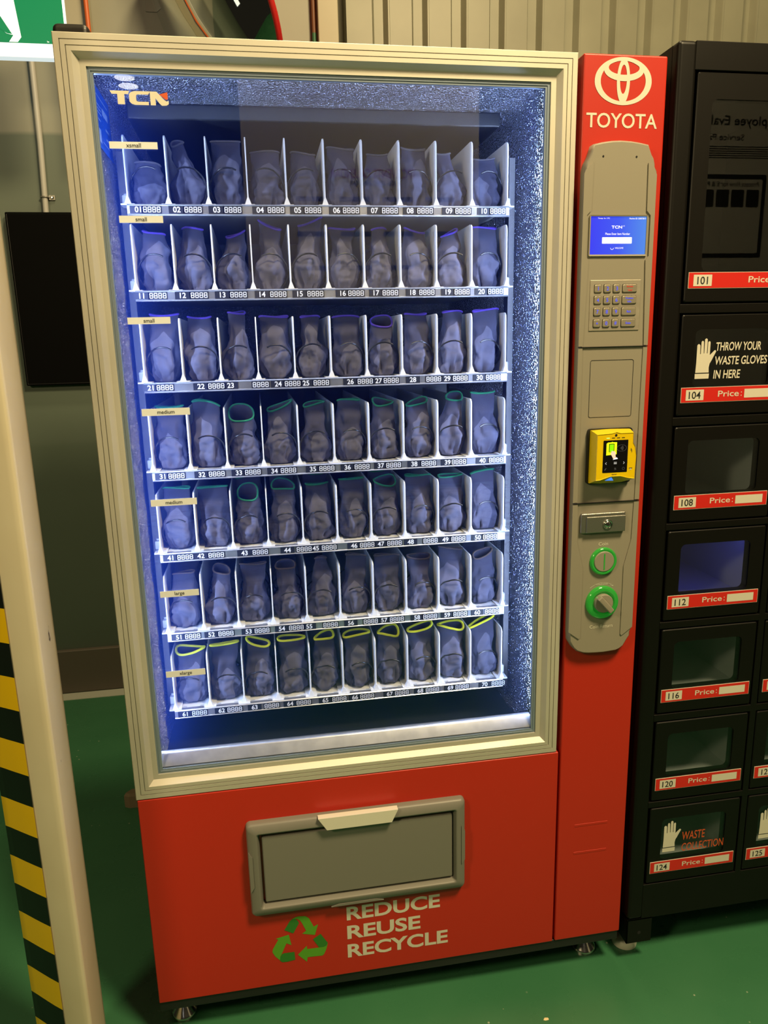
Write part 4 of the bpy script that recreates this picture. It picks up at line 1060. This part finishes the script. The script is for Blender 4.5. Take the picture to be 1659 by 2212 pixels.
# ------------------------------------------------------------------ steel column with hazard tape
PC = empty('steel_column', 'cream steel column with yellow and black hazard tape, standing left of the machine', 'column', (-0.145, -0.09, 0.0))
prof = [(-0.2100, -0.0800), (-0.1960, -0.0940), (-0.1690, -0.1200), (-0.1532, -0.1350), (-0.1355, -0.1500), (-0.0990, -0.1640), (-0.0915, -0.1665), (-0.0872, -0.1655), (-0.0852, -0.1600), (-0.0885, -0.1200), (-0.0972, -0.0500), (-0.1050, -0.0150), (-0.1300, 0.0020), (-0.1900, 0.0000), (-0.2080, -0.0200)]
b = MB(); ls = [[(p[0], p[1], z) for p in prof] for z in (0.0, 0.3, 0.8, 1.4, 2.0, 4.0)]
b.loops(ls, pillm, True); b.cap(ls[0], pillm, True); b.cap(ls[-1], pillm)
b.build('shaft', PC)
tp = [(-0.2085, -0.0620), (-0.2112, -0.0810), (-0.1970, -0.0952), (-0.1700, -0.1212), (-0.1540, -0.1363), (-0.1358, -0.1516)]
sl = [-0.0275, -0.0272, -0.0235, -0.0185, -0.0155, -0.0135]
z = 0.0475; k = 0
ytape, ktape = MB(), MB()
n = 0
edge = []
zz = 1.42 + 0.0
zb = 0.926 + 0.0598 * 6
while zb - 0.0598 * n > 0.02:
    z1 = zb - 0.0598 * n; z0 = z1 - 0.0598
    (ytape if n % 2 == 0 else ktape).loops([[(p[0], p[1], max(z0 + s_, 0.0) + 0.013) for p, s_ in zip(tp, sl)], [(p[0], p[1], z1 + s_ + 0.013) for p, s_ in zip(tp, sl)]], tape_y if n % 2 == 0 else tape_k, True, closed=False)
    n += 1
HT = ytape.build('hazard_tape', PC); ktape.build('black_stripes', HT)

# ------------------------------------------------------------------ things on and by the walls
b = MB(); b.box(-0.612, -0.27, 1.765, 1.798, 1.316, 1.957, tvblk, 0.004)
b.loops([at(rr(-0.606, -0.276, 1.322, 1.951, 0.002), 1.7645), at(rr(-0.604, -0.278, 1.324, 1.949, 0.002), 1.7655)], blackpl)
tag(b.build('wall_monitor'), 'black switched-off screen mounted on the green wall below the grey conduit', 'monitor')
CO = empty('conduit_pipe', 'thin grey conduit pipe running down the wall above the black screen', 'pipe', (-0.463, 1.788, 1.955))
b = MB(); b.tube([(-0.4590, 1.787, 2.9), (-0.4590, 1.787, 2.495), (-0.4620, 1.787, 2.2), (-0.4700, 1.787, 1.957)], 0.0105, conduit, 14); b.build('tube', CO)
b = MB(); b.tube([(-0.4800, 1.798, 2.013), (-0.4800, 1.782, 2.013), (-0.4680, 1.7745, 2.013), (-0.4560, 1.782, 2.013), (-0.4560, 1.798, 2.013)], 0.0035, steel, 6)
b.box(-0.4560, -0.4330, 1.7935, 1.7995, 2.004, 2.022, steel, 0.001); b.lathe((-0.4430, 1.7935, 2.013), (0, -1, 0), [(0.006, 0), (0.006, 0.003), (0.003, 0.005)], chrome, 14); b.build('pipe_clamp', CO)
b = MB(); b.tube([(-0.2350, 1.700, 3.4), (-0.2355, 1.700, 2.75), (-0.2340, 1.700, 2.55), (-0.2280, 1.715, 1.6), (-0.2280, 1.740, 0.9), (-0.2280, 1.755, 0.01)], 0.0085, orange, 10)
tag(b.build('orange_cable'), 'orange cable hanging down the wall just right of the beige post', 'cable')
PP = empty('brown_pipe', 'slim brown pipe with green tape, standing left of the beige jamb', 'pipe', (0.5715, 1.775, 0.0))
b = MB(); b.tube([(0.5715, 1.775, 0.0), (0.5715, 1.775, 3.6)], 0.0078, brownp, 10); b.build('tube', PP)
b = MB(); b.tube([(0.5715, 1.775, 2.45), (0.5715, 1.775, 2.600)], 0.0084, greentape, 10); b.build('tape_wrap', PP)
b = MB(); b.box(-0.0430, 0.0110, 1.793, 1.799, 2.655, 2.76, steel, 0.001); tag(b.build('junction_plate'), 'small dull metal plate on the wall beside the convex mirror', 'plate')
# exit sign
ES = empty('exit_sign', 'lit green and white exit sign at the top left, partly behind the machine', 'sign', (-0.40, 1.31, 2.32))
b = MB(); b.box(-0.62, -0.2345, 1.3005, 1.335, 2.325, 2.66, sign_w, 0.002); b.build('housing', ES)
b = MB(); b.poly([(-0.618, 2.364), (-0.236, 2.364), (-0.236, 2.655), (-0.618, 2.655)], 1.3000, sign_g)


def S(pts):   # outline measured on the sign face
    return pts


SGN = [(-0.4175, 2.4890), (-0.3740, 2.4860), (-0.3640, 2.3795), (-0.3755, 2.3660), (-0.4005, 2.3660), (-0.3860, 2.3845), (-0.4050, 2.3885), (-0.4260, 2.4080), (-0.52, 2.4120), (-0.52, 2.5600), (-0.4400, 2.5600), (-0.4400, 2.5000)]
b.poly(SGN, 1.2995, sign_w)
b.poly([(-0.4270, 2.4520), (-0.3890, 2.3870), (-0.4040, 2.3890), (-0.4270, 2.4050)], 1.2990, sign_g)
b.poly([(-0.4270, 2.3790), (-0.3880, 2.3830), (-0.4040, 2.3660), (-0.4270, 2.3660)], 1.2990, sign_g)
b.text('le', -0.2905, 2.3675, 0.0055, 0.0050, 1.2995, sign_w)
b.build('pictogram', ES)
b = MB()
for xx in (-0.55, -0.30): b.tube([(xx, 1.318, 2.66), (xx, 1.318, 4.0)], 0.004, steel, 8)
b.build('hanger', ES)
# convex mirror
mc = Vector((0.1986, 1.55, 2.5488)); mn = Vector((-0.7985, -0.4094, -0.4414)).normalized()
CM = empty('convex_mirror', 'round convex safety mirror with a red rim, half hidden above the machine', 'mirror', mc)
b = MB(); R0 = 0.37
b.lathe(mc, mn, [(R0 * math.sin(a) / math.sin(0.62), 0.20 * R0 * (math.cos(a) - math.cos(0.62)) / (1 - math.cos(0.62))) for a in [0.62 * (1 - i / 14) + 0.0005 for i in range(15)]], mirrorm, 72); b.build('mirror_dome', CM)
b = MB(); u = mn.orthogonal().normalized(); v = mn.cross(u)
b.tube([mc + (u * math.cos(2 * PI * i / 72) + v * math.sin(2 * PI * i / 72)) * (R0 + 0.004) for i in range(72)], 0.010, redrim, 10, closed=True); b.build('rim', CM)
b = MB(); b.lathe(mc - mn * 0.03, mn, [(R0 - 0.02, 0), (R0, 0.028)], redrim, 48); b.tube([mc - mn * 0.03, mc - mn * 0.10, (mc[0] - mn[0] * 0.10, 1.80, mc[2] - mn[2] * 0.10)], 0.015, steel, 10); b.build('mount', CM)
# small black box on the machine
b = MB(); b.box(-0.0170, 0.0420, 0.085, 0.150, 1.9320, 1.9760, blackpl, 0.010, 4)
tag(b.build('black_device'), 'small black rounded box lying on the machine at its top left corner', 'device')
# bits on the floor
for (xx, yy, s_, m, lab, cat) in ((0.822, -0.103, 0.006, chip, 'cream paint chip on the green floor in front of the machine', 'paint chip'), (-0.189, 0.885, 0.030, cardboard, 'brown scrap on the floor behind the machine on the left', 'scrap')):
    b = MB(); rn = random.Random(3)
    ol = [(xx + s_ * (0.8 + 0.4 * rn.random()) * math.cos(2 * PI * i / 9), yy + s_ * 0.6 * (0.8 + 0.4 * rn.random()) * math.sin(2 * PI * i / 9)) for i in range(9)]
    hh = s_ * 0.25 if cat != 'scrap' else 0.05
    b.loops([[(p[0], p[1], 0.0) for p in ol], [(p[0], p[1], hh * 0.8) for p in ol], [(xx + (p[0] - xx) * 0.8, yy + (p[1] - yy) * 0.8, hh) for p in ol]], m); b.cap([(xx + (p[0] - xx) * 0.8, yy + (p[1] - yy) * 0.8, hh) for p in ol], m)
    tag(b.build('paint_chip' if cat != 'scrap' else 'scrap'), lab, cat)

# ------------------------------------------------------------------ behind the photographer, seen only as reflections
NB = empty('notice_board', 'white events calendar board on dark legs, mirrored in the machine window', 'board', (0.84, -2.21, 0.0))
b = MB(); b.box(0.27, 1.36, -2.24, -2.20, 1.66, 2.62, boardw, 0.004); b.build('panel', NB)
b = MB()


def back_text(mb, t, x0, z0, wd, ht, y, m, bold=0.0):
    """lettering on a board that faces +y"""
    tmp = MB(); tmp.text(t, 0, 0, wd, ht, 0, m, bold)
    mb.add([(x0 - v[0], y, z0 + v[2]) for v in tmp.v], tmp.f, m)


back_text(b, 'TPC EVENTS CALENDAR', 1.06, 2.185, 0.40, 0.040, -2.1990, boardred, 0.01)
back_text(b, '2026-27 HOSHIN YEAR', 0.965, 2.155, 0.215, 0.020, -2.1990, boardblk, 0.01)
for i in range(4):
    for j in range(3): b.poly([(0.50 + 0.2 * i, 2.085 - 0.15 * j), (0.64 + 0.2 * i, 2.085 - 0.15 * j), (0.64 + 0.2 * i, 2.105 - 0.15 * j), (0.50 + 0.2 * i, 2.105 - 0.15 * j)], -2.1990, boardbl)
b.build('calendar_print', NB)
b = MB()
for xx in (0.50, 1.10):
    b.tube([(xx, -2.22, 1.68), (xx - 0.08, -2.05, 0.0)], 0.018, boardblk, 8); b.tube([(xx, -2.22, 1.68), (xx + 0.05, -2.5, 0.0)], 0.018, boardblk, 8)
b.build('stand', NB)
BN = empty('banner', 'tall white employee evaluation banner, mirrored in the top window of the locker', 'banner', (2.75, -2.22, 0.0))
b = MB(); b.box(2.35, 3.15, -2.235, -2.215, 0.02, 2.62, boardw, 0.002); b.box(2.33, 3.17, -2.30, -2.15, 0.0, 0.03, boardblk, 0.004); b.build('sheet', BN)
b = MB(); yb = -2.2140
back_text(b, 'Employee Evaluation', 2.90, 2.43, 0.55, 0.055, yb, boardblk, 0.01); back_text(b, 'Service Parts', 2.70, 2.375, 0.24, 0.028, yb, boardblk)
for i in range(6): b.poly([(2.36, 2.345 - 0.010 * i), (3.12 - 0.05 * i, 2.345 - 0.010 * i), (3.12 - 0.05 * i, 2.348 - 0.010 * i), (2.36, 2.348 - 0.010 * i)], yb, boardblk)
b.loops([at(rr(2.46, 2.84, 1.83, 2.22, 0.01), yb), at(rr(2.48, 2.82, 1.85, 2.20, 0.01), yb)], boardblk)
for i in range(4): b.poly(rr(2.49 + 0.082 * i, 2.56 + 0.082 * i, 2.07, 2.15, 0.008), yb, boardblk)
back_text(b, 'Process Flow for E & P', 2.80, 2.165, 0.28, 0.022, yb, boardblk)
b.build('banner_print', BN)
for yy in (-9.93, -10.26):
    b = MB(); b.lathe((-1.25, yy, 5.0), (0, 0, 1), [(0.13, 0.0), (0.13, 0.002)], lampw, 32); b.lathe((-1.25, yy, 5.003), (0, 0, 1), [(0.18, 0.0), (0.18, 0.06), (0.08, 0.16), (0.06, 0.2)], steel, 32)
    tag(b.build('ceiling_lamp'), 'round white ceiling lamp mirrored in the top left of the machine window', 'lamp', 'ceiling lamps mirrored in the glass')

for o in bpy.data.objects:
    if 'org' in o: del o['org']
